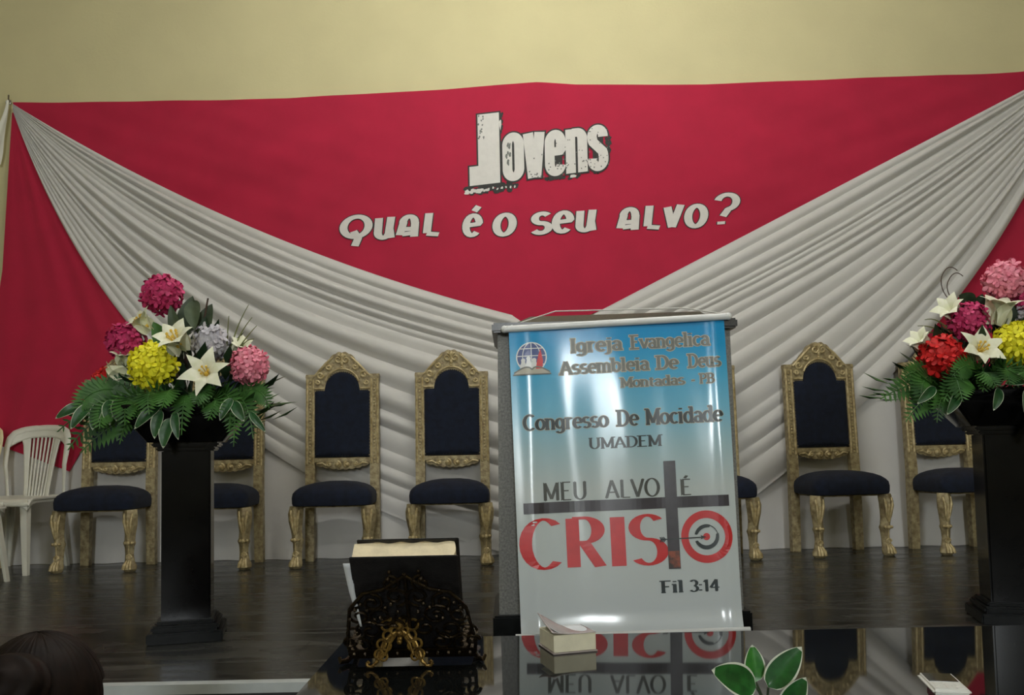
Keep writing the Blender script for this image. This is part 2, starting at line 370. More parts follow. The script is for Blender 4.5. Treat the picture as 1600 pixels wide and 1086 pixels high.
# ------------------------------------------------------------------ the room shell
S = .60          # stage height
WY = 5.12        # face of the back wall
def slab(name, c, d, m):
    b = MB(); b.box(c, d); return struct(b.build(name, m, smooth=False))
slab('floor', (0, -2.0, -.05), (10.2, 14.6, .1), M['hall_floor'])
slab('wall_back', (0, WY + .1, 2.3), (10.2, .2, 4.8), M['wall'])
slab('wall_left', (-5.1, -2.0, 2.3), (.2, 14.6, 4.8), M['wall'])
slab('wall_right', (5.1, -2.0, 2.3), (.2, 14.6, 4.8), M['wall'])
slab('wall_rear', (0, -9.2, 2.3), (10.2, .2, 4.8), M['wall'])
slab('ceiling', (0, -2.0, CEIL + .05), (10.2, 14.6, .1), M['ceil'])
slab('stage_platform', (0, 3.745, S / 2 - .001), (10.0, 2.75, S), M['stage'])
slab('trim_1', (0, 2.352, S - .012), (10.0, .036, .026), M['nosing'])
# unseen window added in the rear wall for banner glare, with glowing frosted panes
M['glare'] = mat('bright frosted pane', (.93, .98, 1.0), .3, emit=60.0)
b = MB()
for cx in (.30, .86):
    b.add([(cx - .26, -9.085, 2.55), (cx + .26, -9.085, 2.55), (cx + .26, -9.085, 4.15), (cx - .26, -9.085, 4.15)], [[0, 1, 2, 3]])
glare_win = struct(b.build('glare_window_1', M['glare'], smooth=False))
b = MB()
for x0, x1, z0, z1 in ((-.02, .04, 2.49, 4.21), (.56, .60, 2.49, 4.21), (1.12, 1.18, 2.49, 4.21), (-.02, 1.18, 2.49, 2.55), (-.02, 1.18, 4.15, 4.21)):
    b.box(((x0 + x1) / 2, -9.06, (z0 + z1) / 2), (x1 - x0, .08, z1 - z0), .004)
b.build('glare_window_frame', M['ceil'], glare_win, smooth=False)
slab('trim_2', (0, 2.362, .286), (10.0, .014, .57), M['riser'])

# hanging lamps
for i, (x, y, z, ln_, r_, ax, st) in enumerate(LAMPS):
    t = thing('ceiling_lamp', 'white fluorescent tube lamp hanging on cords from the hall ceiling', 'lamp', (x, y, z), 0 if ax == 'x' else pi / 2, 'fluorescent ceiling lamps')
    b = MB(); b.box((0, 0, r_ + .035), (ln_ + .12, .07, .05), .008)
    for sx in (-1, 1): b.box((sx * (ln_ / 2 + .03), 0, .01), (.03, .05, 2 * r_ + .04), .005)
    b.build('housing', M['lamp_housing'], t)
    for sx in (-1, 1):
        b = MB(); b.tube([(sx * ln_ * .4, 0, r_ + .055), (sx * ln_ * .4, 0, CEIL - z + .002)], .005, 6); b.build('cord', M['string'], t)
    key = 'tube%g' % st
    if key not in M: M[key] = mat('lit tube %g' % st, (1, .985, .93), .5, emit=st)
    b = MB(); b.tube([(-ln_ / 2, 0, 0), (ln_ / 2, 0, 0)], r_, 14); b.build('tube', M[key], t)

# ------------------------------------------------------------------ cloths on the back wall
b = MB()
def fbc(u, v):
    x = lerp(-3.5, 3.45, u); z = lerp(S + .0006, 2.0, v)
    return (x, WY - .012 - .006 * (1 + sin(x * 9 + sin(x * 3.1) * 2)) * (1 - .5 * v) - (.02 * (1 - v) ** 6 * (1 + sin(x * 23))), z)
b.grid(fbc, 220, 24)
tag(b.build('backcloth', M['white_cloth']), 'plain white cloth hanging flat on wall behind the gold chairs, down to the floor', 'cloth')

# red valance carrying the slogan
TX = [-2.968, -2.274, -1.31, -.346, -.05, .194, .3, .425, 1.196, 1.968, 3.087, 3.475]
TZ = [3.361, 3.357, 3.356, 3.390, 3.410, 3.423, 3.414, 3.403, 3.386, 3.401, 3.421, 3.448]
def red_top(x): return interp(TX, TZ, x)
def red_bot(x):
    return lerp(3.33, 1.945, (x + 2.968) / 3.118) - .27 * sin(pi * min(1, max(0, (x + 2.968) / 3.118))) ** 1.2 if x < .15 else lerp(1.945, 3.40, (x - .15) / 3.325) - .05 * sin(pi * (x - .15) / 3.325)
def red_y(x, z):
    L = .0022 * sin(9 * (z + .24 * abs(x - .2)) + 2.0 * sin(x * .9)) + .0016 * sin(21 * (z + .30 * abs(x - .2)) + 1.3)
    e = min(1, max(0, (abs(x - .2) - .6) / 1.2))
    e2 = min(1, max(0, (abs(x - .2) - .2) / 3.2))
    return WY - .030 + L * (.35 + 2.2 * e) - .004 * e2 * sin(40 * (z - 3.4 + .33 * (3.2 - abs(x))))
b = MB()
def frv(u, v):
    x = lerp(-2.966, 3.475, u); z = lerp(red_bot(x) - .07 * min(1, (x + 2.966) / .8, (3.475 - x) / .8), red_top(x), v); return (x, red_y(x, z), z)
b.grid(frv, 190, 70)
rv = tag(b.build('red_drape', M['red']), 'wide red cloth across the wall with white lettering', 'drape')
def FR(a, c, l): return (a, red_y(a, c) - .003 - l, c)

# "Jovens": heavy condensed letters with dark distressed outline
def jov_poly(mb, P, lift, n=5):   # a box-ish shape from quads in local letter units
    for (x0, y0, x1, y1) in P:
        mb.grid(lambda u, v: JF(lerp(x0, x1, u), lerp(y0, y1, v), lift), n, n)
def JF(x, y, l):                   # x 0..1 along the word, y in metres above the sloping baseline
    return FR(-.235 + .872 * x, 2.795 + .086 * x + y, l)
JW = .872
def jov(mb, ch, e, lift):
    def st(pts, wx, wy): stroke(mb, [(x, y) for x, y in pts], wx / JW, wy, JF, lift)
    def A(cx, cy, rx, ry, a0, a1, n=22): return [(cx + rx * cos(radians(lerp(a0, a1, k / n))), cy + ry * sin(radians(lerp(a0, a1, k / n)))) for k in range(n + 1)]
    t = .058 + 2 * e; tt = .052 + 2 * e
    if ch == 'J': jov_poly(mb, [(.072 - e / JW, -.005 - e, .220 + e / JW, .425 + e), (.010 - e / JW, -.005 - e, .12, .112 + e)], lift)
    if ch == 'o': st(ln((.272, .07), (.272, .215)) + A(.313, .215, .041, .050, 180, 0) + ln((.354, .215), (.354, .07)) + A(.313, .07, .041, .050, 0, -180), t, tt)
    if ch == 'v': st(ln((.417, .275 + e), (.447, .0 - e)), .062 + 2 * e, .06); st(ln((.497, .275 + e), (.467, .0 - e)), .062 + 2 * e, .06)
    if ch == 'e': st(ln((.575, .145), (.640, .145)) + ln((.642, .150), (.642, .200)) + A(.603, .200, .039, .05, 0, 180) + ln((.564, .2), (.564, .075)) + A(.603, .07, .039, .05, 180, 350), t, tt)
    if ch == 'n': st(ln((.708, .0 - e), (.708, .268 + e)), t, tt); st(ln((.72, .245), (.75, .245)) + A(.755, .205, .035, .040, 90, 0) + ln((.790, .205), (.790, .0 - e)), t, tt)
    if ch == 's': st(A(.895, .205, .038, .046, -5, 180) + ln((.857, .205), (.862, .175), (.930, .110), (.934, .075), n=4) + A(.896, .066, .038, .046, 0, -190), t, tt)
def speck(mb, pts, lift):
    for (x, y, rx, ry) in pts:
        a0 = random.random() * 6; n = 9
        rr = [random.uniform(.6, 1.25) for _ in range(n)]
        vs = [JF(x, y, lift)] + [JF(x + rx * rr[k] * cos(a0 + 2 * pi * k / n), y + ry * rr[k] * sin(a0 + 2 * pi * k / n), lift) for k in range(n)]
        mb.add(vs, [[0, 1 + k, 1 + (k + 1) % n] for k in range(n)])
rnd = random.Random(3)
for k, ch in enumerate('Jovens'):
    b = MB(); jov(b, ch, .010, .0004 * k)
    if ch == 'o': b.grid(lambda u, v: JF(lerp(.28, .35, u), lerp(.06, .22, v), .0004 * k), 2, 4)
    if ch == 'e': b.grid(lambda u, v: JF(lerp(.565, .650, u), lerp(.06, .23, v), .0004 * k), 2, 4)
    if ch == 's': b.grid(lambda u, v: JF(lerp(.86, .935, u), lerp(.055, .215, v), .0004 * k), 2, 4)
    if ch == 'J': speck(b, [(rnd.uniform(-.02, .33), rnd.uniform(-.055, -.012), .022, .016) for _ in range(46)] + [(.232 + .006 * (k_ % 2), .31 + .02 * k_, .012, .017) for k_ in range(6)], .0001)
    if ch == 'e': speck(b, [(rnd.uniform(.53, .70), rnd.uniform(-.026, .0), .014, .011) for _ in range(16)], .0001)
    if ch == 'n': speck(b, [(rnd.uniform(.68, .76), rnd.uniform(-.030, .0), .014, .011) for _ in range(12)], .0001)
    if ch == 's': speck(b, [(rnd.uniform(.955, .985), rnd.uniform(.1, .2), .012, .013) for _ in range(14)] + [(rnd.uniform(.86, .90), rnd.uniform(-.02, .0), .008, .008) for _ in range(5)], .0001)
    o_ = b.build('headline_letter', M['print_black'], rv, smooth=False)
    b = MB(); jov(b, ch, 0, .0026 + .0004 * k)
    if ch == 'J': speck(b, [(rnd.uniform(-.015, .13), rnd.uniform(-.048, -.032), .018, .009) for _ in range(18)] + [(.14 + .03 * k_, -.038 + rnd.uniform(-.006, .006), .008, .008) for k_ in range(7)] + [(.228, .35, .007, .036)], .0026)
    if ch == 'n': speck(b, [(.725, -.016, .026, .011)], .0026)
    b.build('lettering', M['print_white'], o_, smooth=False)
b = MB()
speck(b, [(.078 + rnd.uniform(0, .04), rnd.uniform(.27, .42), .006, .007) for _ in range(14)], .0054)
speck(b, [(.292 + rnd.uniform(-.035, .02), rnd.uniform(.09, .25), .009, .014) for _ in range(9)], .0054)
speck(b, [(rnd.uniform(.42, .98), abs(rnd.gauss(0, .05)), .005, .005) for _ in range(40)], .0054)
speck(b, [(rnd.uniform(.5, .98), rnd.uniform(.0, .28), .004, .004) for _ in range(35)], .0054)
b.build('letter_wear', M['grey_print'], rv, smooth=False)['kind'] = 'stuff'

# slogan line
def QF(a, c, l): return FR(a, c + .036 * (a + 1.01), l)
WORDS = [('qual', -1.005, -.405, 2.470, .190), ('é', -.275, -.165, 2.455, .195), ('o', -.095, .035, 2.450, .19), ('seu', .130, .530, 2.446, .19), ('alvo', .655, 1.180, 2.436, .195), ('?', 1.225, 1.350, 2.440, .19)]
for wd, x0, x1, y0, h in [(a_, b_, c_, d_ + .006, e_ * .9) for a_, b_, c_, d_, e_ in WORDS]:
    b = MB(); text(b, wd, QF, x0, x1, y0, h, .23, .14, extra=.06, lift=0, table=UC, shear=.10, track=.06); o_ = b.build('slogan_word', M['print_black'], rv, smooth=False)
    b = MB(); text(b, wd, QF, x0, x1, y0, h, .23, .14, lift=.0014, table=UC, shear=.10, track=.06); b.build('lettering', M['print_white'], o_, smooth=False)

# red side panels
def side_panel(name, Lp, Rp, label, bulge):
    b = MB()
    def fn(u, v):
        a = poly_at(Lp, v); c = poly_at(Rp, v); x = lerp(a[0], c[0], u); z = lerp(a[1], c[1], u)
        g = min(1, v * 1.6)
        return (x, WY - .034 - .012 * g * (sin(u * 15 + 2 * v) * .5 + .5 * sin(u * 29 - 3 * v + 1)) * (.4 + u * .6), z)
    b.grid(fn, 60, 80)
    return tag(b.build(name, M['red']), label, 'drape')
side_panel('red_drape', [(-2.975, 3.30), (-3.018, 2.349), (-3.14, 1.345)], [(-2.960, 3.30), (-2.43, 2.337), (-2.19, 1.872), (-2.606, 1.137)],
           'red cloth hanging on the left with pointed lower corner, behind the white plastic chair', 1)
side_panel('red_drape', [(3.40, 3.42), (2.86, 2.493), (2.38, 1.80), (2.75, 1.05)], [(3.473, 3.42), (3.518, 2.287), (3.53, 1.185)],
           'red cloth hanging on the right, behind the flowers of the right pedestal', 1)

# white swags gathered at the upper corners
def swag(P0, P1a, P1b, P2a, P2b, spread, y, seed, label, nf, ex=0):
    rn = random.Random(seed)
    cuts = [0.0]
    for k in range(nf): cuts.append(cuts[-1] + rn.uniform(.6, 1.5) * (1.15 if k < 3 else 1))
    cuts = [c / cuts[-1] for c in cuts]; amp = [rn.uniform(.55, 1.25) for _ in range(nf)]; ph = [rn.uniform(0, 6) for _ in range(nf)]
    def prof(u, v):
        uu = min(.9999, max(0, u + .012 * sin(5 * v + 9 * u)))
        for k in range(nf):
            if uu < cuts[k + 1]:
                w_ = (uu - cuts[k]) / (cuts[k + 1] - cuts[k]); wd = cuts[k + 1] - cuts[k]
                s_ = abs(sin(pi * (w_ ** .8)))
                return (s_ ** 1.0) * amp[k] * wd * (1 + .45 * sin(4.2 * v + ph[k])) * nf
        return 0
    def fn(u, v):
        p0 = (P0[0] + spread[0] * u, P0[1] + spread[1] * u); p1 = (lerp(P1a[0], P1b[0], u), lerp(P1a[1], P1b[1], u))
        k = min(1, u * 3); p2 = (lerp(P2a[0], P2b[0], k) + ex * u ** 3, lerp(P2a[1], P2b[1], u))
        a, c, d = (1 - v) ** 2, 2 * v * (1 - v), v * v
        x = a * p0[0] + c * p1[0] + d * p2[0]; z = a * p0[1] + c * p1[1] + d * p2[1]
        A = .0215 * min(1, v * 3.2) ** .8 * (1 - .18 * v) + .004
        edge = min(1, u * 18) * .75 + .25
        return (x, y + .012 - A * prof(u, v) * edge, max(S + .006, z))
    b = MB(); b.grid(fn, 300, 110)
    return tag(b.build('white_swag', M['white_cloth']), label, 'drape')
swag((-2.968, 3.352), (-1.59, 2.457), (-2.23, 1.20), (.01, 2.008), (.60, .60), (.004, -.05), WY - .052, 4,
     'white pleated cloth swag gathered at the upper left corner, sweeping down to pulpit', 15, -.62)
swag((3.437, 3.465), (1.97, 2.735), (2.78, 1.74), (.46, 1.985), (.08, .60), (.02, -.06), WY - .062, 12,
     'white pleated cloth swag gathered towards the upper right corner, sweeping down to pulpit', 16, .86)
# nail and ribbon at the upper left corner
b = MB(); b.tube([(-3.0, WY + .02, 3.37), (-3.0, WY - .03, 3.375), (-2.985, WY - .055, 3.40)], .005, 8); b.tube(spiral(-3.0, 3.365, .016, .012, 0, 1, WY - .03, 16), .004, 6)
tag(b.build('wall_hook', M['steel']), 'small metal hook in the wall at the upper left drape corner', 'hook')
b = MB()
def frb(u, v): return (lerp(-2.995, -3.062, v) + (u - .5) * (.012 + .04 * min(1, v * 2)) + .004 * sin(v * 9), WY - .045 - .004 * sin(u * 6 + v * 5), lerp(3.375, 2.98, v))
b.grid(frb, 6, 30)
tag(b.build('ribbon', M['ribbon']), 'ivory ribbon hanging from the hook at the upper left drape corner', 'ribbon')

# ------------------------------------------------------------------ gold throne chairs
def make_chair():
    t = thing('throne_chair', 'x', 'chair', group=None)
    # seat cushion
    b = MB()
    def outline(k, n, grow):
        a = 2 * pi * k / n; e = .28
        x = math.copysign(abs(cos(a)) ** e, cos(a)); y = math.copysign(abs(sin(a)) ** e, sin(a))
        wd = lerp(.222, .196, (y + 1) / 2)
        return (x * wd * grow, -.015 + y * .185 * grow)
    n = 56; rings = []
    for z, g in ((.330, .93), (.334, .985), (.345, 1.0), (.375, 1.005), (.398, .985), (.413, .93), (.428, .84), (.441, .70), (.452, .5), (.458, .25), (.459, .02)):
        rings.append([(*outline(k, n, g), z) for k in range(n)])
    b.loft(rings); b.build('seat', M['navy'], t)
    b = MB(); b.box((0, -.01, .327), (.35, .27, .014), .004); b.build('seat_frame', M['gold'], t)
    # rear legs running up as posts, fluted
    def yb(z): return .150 + (0.03 * max(0, z - .45) / .65)
    for s in (-1, 1):
        b = MB(); rings = []
        for z, hw, hd in ((0, .024, .020), (.30, .026, .021), (.45, .026, .021), (.52, .027, .018), (1.04, .026, .016), (1.055, .028, .019), (1.068, .026, .017)):
            x = s * (.185 + .004 * (1 - min(1, z / .45)))
            rings.append([(x - hw, yb(z) - hd, z), (x + hw, yb(z) - hd, z), (x + hw, yb(z) + hd, z), (x - hw, yb(z) + hd, z)])
        b.loft(rings)
        b.build('rear_post', M['gold'], t)
        b = MB()
        for dx in (-.017, .017):
            b.tube([(s * .185 + dx, yb(z) - .018, z) for z in (.55, .8, 1.04)], .006, 6)
        for k in range(26):
            z = .56 + .019 * k; b.ball((s * .185, yb(z) - .018, z), .0065, 6, 4)
        b.build('beading', M['gold_light'], t)
    # carved front legs
    for s in (-1, 1):
        b = MB(); rings = []
        for z, r, ox, oy in ((0, .026, .004, -.014), (.012, .034, .005, -.016), (.03, .034, .004, -.012), (.05, .025, .0, -.004), (.09, .021, -.004, 0), (.13, .024, -.005, .002),
                             (.15, .031, -.004, 0), (.165, .026, -.003, 0), (.20, .027, .001, -.003), (.25, .034, .004, -.008), (.29, .037, .003, -.010), (.315, .035, 0, -.004), (.33, .033, 0, 0)):
            rings.append([(s * (.193 + ox) + r * (1 + .12 * cos(4 * a)) * cos(a), -.14 + oy + r * (1 + .12 * cos(4 * a)) * sin(a), z) for a in [2 * pi * k / 20 for k in range(20)]])
        b.loft(rings); b.build('front_leg', M['gold'], t)
        b = MB(); cx = s * .195
        for dx in (-.022, 0, .022):
            b.tube([(cx + dx, -.14 - .030, .31), (cx + dx * .8, -.14 - .043, .27), (cx + dx * .5, -.14 - .034, .215), (cx + dx * .2, -.14 - .029, .18)], [.005, .0085, .007, .003], 6)
        b.ball((cx, -.172, .152), (.012, .010, .012)); b.ball((cx - .018, -.166, .152), .009); b.ball((cx + .018, -.166, .152), .009)
        b.tube(spiral(cx, .075, .016, .006, 0, 1.2, -.163, 14), .005, 6)
        for dx in (-.016, 0, .016): b.tube([(cx + dx * .6, -.160, .06), (cx + dx, -.183, .035), (cx + dx * 1.2, -.190, .012)], [.006, .009, .008], 6)
        b.tube([(cx, -.165, .32), (cx, -.165, .152), (cx, -.163, .075), (cx, -.166, .012)], .0045, 6); b.build('leg_carving', M['gold_light'], t)
    # upholstered back panel with arched top
    def top(x):
        ax = abs(x); return .978 if ax > .1 else .985 + sqrt(max(0, .1 ** 2 - ax * ax)) * 1.02
    xs = [-.160 + .0533 * k / 4 * 1.0 for k in range(5)]; xs = sorted(set([round(-.16 + .32 * k / 64, 4) for k in range(65)] + [-.1001, -.0999, .0999, .1001]))
    b = MB(); nx = len(xs) - 1
    for fr in (1, 0):
        def fp(u, v):
            x = xs[round(u * nx)]; z = lerp(.590, top(x), v)
            e = min(1, (.16 - abs(x)) / .03, v / .06 + 0, (1 - v) / .06) if fr else 1
            e = sqrt(max(0, 1 - (1 - max(0, e)) ** 2))
            return (x, yb(z) + (-.012 - .016 * e if fr else .018), z)
        b.grid(fp, nx, 30)
    b.build('backrest', M['navy'], t)
    # crown with carving
    b = MB(); n = 60
    def outer(k):
        s_ = -1 + 2 * k / n; x = .172 * s_; ax = abs(s_)
        z = interp([0, .12, .28, .38, .46, .65, .80, .92, 1], [1.192, 1.191, 1.180, 1.164, 1.144, 1.106, 1.082, 1.062, 1.048], ax)
        return x, z + .006 * abs(sin(s_ * 14)) * (1 - s_ ** 6)
    def inner(k):
        s_ = -1 + 2 * k / n; x = .160 * s_
        return x, min(top(x) - .004, 1.2)
    for k in range(n):
        o1, o2, i1, i2 = outer(k), outer(k + 1), inner(k), inner(k + 1)
        if abs(i1[0]) > .1 > abs(i2[0]) or abs(i2[0]) > .1 > abs(i1[0]):
            pass
        yf1, yk = yb(1.05) - .022, yb(1.05) + .016
        vs = [(o1[0], yf1, o1[1]), (o2[0], yf1, o2[1]), (i2[0], yf1, i2[1]), (i1[0], yf1, i1[1]), (o1[0], yk, o1[1]), (o2[0], yk, o2[1]), (i2[0], yk, i2[1]), (i1[0], yk, i1[1])]
        b.add(vs, [[0, 1, 2, 3], [7, 6, 5, 4], [0, 4, 5, 1], [3, 2, 6, 7]])
    crown = b.build('crown', M['gold'], t)
    b = MB(); yf = yb(1.05) - .026
    b.tube([(x, yf, top(x) + .010) for x in [-.16 + .32 * k / 64 for k in range(65)] if abs(x) <= .0985], .006, 6)
    for s in (-1, 1):
        b.tube([(s * .16, yf, .984), (s * .104, yf, .984)], .006, 6)
        b.tube(spiral(s * .022, 1.152, .024, .006, pi / 2, 1.3 * s, yf, 20), [.0085 - .0002 * k for k in range(21)], 6)
        b.tube(spiral(s * .075, 1.108, .020, .005, pi / 2, -1.2 * s, yf, 18), .0075, 6)
        b.tube(spiral(s * .125, 1.062, .022, .005, 0, 1.2 * s, yf, 18), .0075, 6)
        b.tube(spiral(s * .140, 1.018, .014, .004, pi, 1.2 * s, yf, 18), .006, 6)
        b.tube([(s * .05, yf, 1.168), (s * .09, yf - .003, 1.130), (s * .13, yf, 1.088), (s * .162, yf, 1.055)], [.005, .009, .008, .005], 6)
    b.ball((0, yf, 1.175), (.014, .010, .016)); b.ball((0, yf, 1.128), (.010, .008, .016)); b.ball((0, yf, 1.108), (.008, .007, .008))
    b.build('crown_carving', M['gold_light'], crown)
    # lower back rail with scalloped apron
    b = MB(); yy = yb(.56)
    b.box((0, yy - .002, .572), (.33, .030, .026), .003)
    pl = [(-.155, .566)] + [(-.15 + .30 * k / 40, .548 - .026 * (1 - (2 * k / 40 - 1) ** 2) - .006 * abs(sin(k * pi / 5))) for k in range(41)] + [(.155, .566)]
    b.prism(pl, yy - .012, yy + .008)
    rail = b.build('back_rail', M['gold'], t)
    b = MB()
    for s in (-1, 1):
        b.tube(spiral(s * .026, .546, .018, .004, pi / 2, 1.25 * s, yy - .016, 18), .0075, 6); b.ball((s * .028, yy - .018, .545), .013)
        b.tube(spiral(s * .076, .548, .013, .004, pi / 2, -1.25 * s, yy - .016, 16), .006, 6); b.ball((s * .075, yy - .016, .549), .008)
        b.tube([(s * .09, yy - .015, .540), (s * .115, yy - .016, .556), (s * .145, yy - .015, .552)], [.004, .008, .005], 6)
    b.build('rail_carving', M['gold_light'], rail)
    b = MB()
    pts = [(x, top(x) - .008) for x in [-.154 + .308 * k / 26 for k in range(27)]] + [(sx * .154, .60 + .0175 * k) for sx in (-1, 1) for k in range(21)] + [(-.15 + .30 * k / 18, .600) for k in range(19)]
    for x, z in pts: b.ball((x, yb(z) - .016, z), .0042, 6, 4)
    b.build('nail_heads', M['gold_light'], t)
    return t
proto = make_chair()
CHAIRS = [(-2.285, 4.875, 0, 'gold throne chair with navy velvet seat beside the white plastic chair'),
          (-1.660, 4.865, 0, 'gold throne chair with navy seat, half hidden by the left flower pedestal'),
          (-.985, 4.85, 0, 'gold throne chair with navy velvet, in clear view beside the left flower pedestal'),
          (-.350, 4.85, 0, 'gold throne chair with navy velvet, just left of the grey pulpit'),
          (1.080, 4.80, radians(2), 'gold throne chair almost wholly hidden behind the banner, only seat side and front leg showing'),
          (1.810, 4.86, radians(7), 'gold throne chair with navy velvet in full view right of the banner'),
          (2.500, 4.88, radians(8), 'gold throne chair with navy velvet, partly hidden by the right flower pedestal')]
for i, (x, y, rz, lb) in enumerate(CHAIRS):
    c = proto if i == 0 else copy_tree(proto)
    c.location = (x * .994, y - .03, S); c.rotation_euler = (0, 0, rz); tag(c, lb, 'chair', 'gold throne chairs along the back wall')

# ------------------------------------------------------------------ white plastic chairs
def make_plastic(mt):
    t = thing('plastic_chair', 'x', 'chair')
    b = MB()
    def seat(u, v, dz=0):
        y = lerp(-.205, .175, v); hw = lerp(.195, .165, v); x = lerp(-hw, hw, u)
        dip = -.012 * (1 - (2 * u - 1) ** 2) * (1 - abs(2 * v - 1) ** 2) - .03 * max(0, (.12 - v) / .12) ** 2
        return (x, y, .405 + dip + dz)
    b.grid(lambda u, v: seat(u, v), 20, 20); b.grid(lambda u, v: seat(u, v, -.012), 20, 20)
    rim = [seat(k / 20, 0) for k in range(21)] + [seat(1, k / 20) for k in range(1, 21)] + [seat(1 - k / 20, 1) for k in range(1, 21)] + [seat(0, 1 - k / 20) for k in range(1, 20)]
    b.tube([(x, y, z - .006) for x, y, z in rim], .009, 6, closed=True)
    b.build('seat', mt, t)
    b = MB()   # apron under the seat
    for s in (-1, 1):
        b.grid(lambda u, v: (s * lerp(.192, .163, u), lerp(-.20, .17, u), lerp(.40, .345 + .03 * (1 - (2 * u - 1) ** 6), v)), 16, 4)
    b.grid(lambda u, v: (lerp(-.192, .192, u), -.205, lerp(.385, .335 + .035 * (1 - (2 * u - 1) ** 6), v)), 16, 4)
    ap = b.build('apron', mt, t); m_ = ap.modifiers.new('thick', 'SOLIDIFY'); m_.thickness = .006; m_.offset = 0
    for sx in (-1, 1):
        for front in (True, False):
            b = MB(); rings = []
            for k in range(9):
                z = .392 * (1 - k / 8); q = k / 8
                x = sx * (lerp(.172, .205, q) if front else lerp(.148, .185, q)); y = lerp(-.185, -.225, q) if front else lerp(.155, .19, q)
                wd = lerp(.036, .021, q); th = .007; sy = -1 if front else 1
                # L section, corner outside
                rings.append([(x + sx * .004, y + sy * .004, z), (x + sx * .004, y - sy * wd, z), (x - sx * th, y - sy * wd, z), (x - sx * th, y - sy * th, z), (x - sx * wd, y - sy * th, z), (x - sx * wd, y + sy * .004, z)])
            b.loft(rings); b.build('leg', mt, t, smooth=False)
    def yk(x, z): return .165 + .085 * (z - .4) / .4 - .07 * (abs(x) / .2) ** 2 * min(1, (z - .38) / .2)
    b = MB()  # outer arch
    P = [(.168, .40), (.172, .50), (.178, .60), (.182, .68), (.176, .735), (.155, .770), (.115, .788), (.06, .796), (0, .798)]
    P = P + [(-x, z) for x, z in P[-2::-1]]
    pts = [poly_at(P, k / 60) for k in range(61)]
    b.tube([(x, yk(x, z), z) for x, z in pts], [lerp(.009, .020, min(1, max(0, (z - .48) / .26))) for x, z in pts], 8, flat=.55)
    b.build('back_frame', mt, t)
    b = MB()  # top band
    def band(u, v):
        x = lerp(-.17, .17, u); zt = .795 - .055 * (abs(x) / .17) ** 3; z = lerp(zt - .055 + .0 * abs(x), zt, v); return (x, yk(x, z), z)
    b.grid(band, 24, 4)
    bo = b.build('top_band', mt, t); m_ = bo.modifiers.new('thick', 'SOLIDIFY'); m_.thickness = .012; m_.offset = 0
    b = MB()  # wide side strips of the splat
    for s in (-1, 1):
        def strip(u, v):
            z = lerp(.395, .765, v); xo = lerp(.075, .118, v ** 1.4) + .03 * max(0, (v - .8) / .2) ** 2; xi = lerp(.052, .074, v); x = s * lerp(xi, xo, u); return (x, yk(x, z), z)
        b.grid(strip, 4, 16)
    so = b.build('splat_side', mt, t); m_ = so.modifiers.new('thick', 'SOLIDIFY'); m_.thickness = .010; m_.offset = 0
    for k in range(6):
        q = -1 + 2 * (k + .5) / 6
        b = MB(); b.tube([(q * lerp(.052, .074, v), yk(0, lerp(.395, .755, v)), lerp(.395, .755, v)) for v in [j / 8 for j in range(9)]], .0058, 6); b.build('slat', mt, t)
    return t
pc = make_plastic(M['plastic'])
pc.location = (-2.765, 4.835, S); pc.rotation_euler = (0, 0, radians(-4))
tag(pc, 'white moulded plastic chair with slatted back, in front of the pointed red cloth', 'chair', 'plastic chairs at the left end')
p2 = copy_tree(pc); p2.location = (-2.785, 4.20, S); p2.rotation_euler = (0, 0, radians(88))
tag(p2, 'white plastic chair cut off by left edge, only seat corner and thin leg showing', 'chair', 'plastic chairs at the left end')
pc3 = make_plastic(M['plastic_cream']); pc3.location = (-3.133, 4.79, S); pc3.rotation_euler = (0, 0, radians(-10))
tag(pc3, 'cream yellow plastic chair cut off by the left edge, a sliver of backrest showing', 'chair', 'plastic chairs at the left end')

# ------------------------------------------------------------------ pedestals and planters
def make_pedestal():
    t = thing('pedestal', 'x', 'pedestal')
    b = MB(); b.box((0, 0, .0175), (.235, .235, .035), .004); b.box((0, 0, .046), (.210, .210, .022), .006); b.box((0, 0, .062), (.185, .185, .014), .005)
    b.build('base', M['black_dull'], t)
    b = MB(); b.box((0, 0, .345), (.155, .155, .57), .006)
    b.build('column', M['black_gloss'], t)
    b = MB(); b.box((0, 0, .632), (.185, .185, .014), .004); b.box((0, 0, .646), (.21, .21, .016), .005); b.build('capital', M['black_gloss'], t)
    return t
ped = make_pedestal(); ped.location = (-1.11, 2.96, S); ped.rotation_euler = (0, 0, radians(15))
tag(ped, 'black square flower pedestal with stepped base, on the left of the stage', 'pedestal', 'black flower pedestals')
ped2 = copy_tree(ped); ped2.location = (1.672, 2.96, S); ped2.rotation_euler = (0, 0, radians(-15)); tag(ped2, 'black square flower pedestal at the right edge of the picture', 'pedestal', 'black flower pedestals')
def make_planter():
    b = MB()
    def sq(h, z, r=.12):
        pts = []
        for cx, cy, a0 in ((1, 1, 0), (-1, 1, 90), (-1, -1, 180), (1, -1, 270)):
            for k in range(5):
                a = radians(a0 + 90 * k / 4); rr = h * r; pts.append((cx * (h - rr) + rr * cos(a), cy * (h - rr) + rr * sin(a), z))
        return pts
    b.loft([sq(.118, 0), sq(.122, .006), sq(.180, .08), sq(.190, .108), sq(.190, .120), sq(.182, .122), sq(.176, .114), sq(.172, .09), sq(.11, .02)])
    return b.build('planter', M['black_gloss'])
pl1 = make_planter(); pl1.location = (-1.11, 2.96, S + .654); pl1.rotation_euler = (0, 0, radians(15)); tag(pl1, 'black flared square planter holding flowers on the left pedestal', 'planter', 'black planters on the pedestals')
pl2 = copy_tree(pl1); pl2.location = (1.672, 2.96, S + .654); pl2.rotation_euler = (0, 0, radians(-15)); tag(pl2, 'black flared square planter holding flowers on the right pedestal', 'planter', 'black planters on the pedestals')

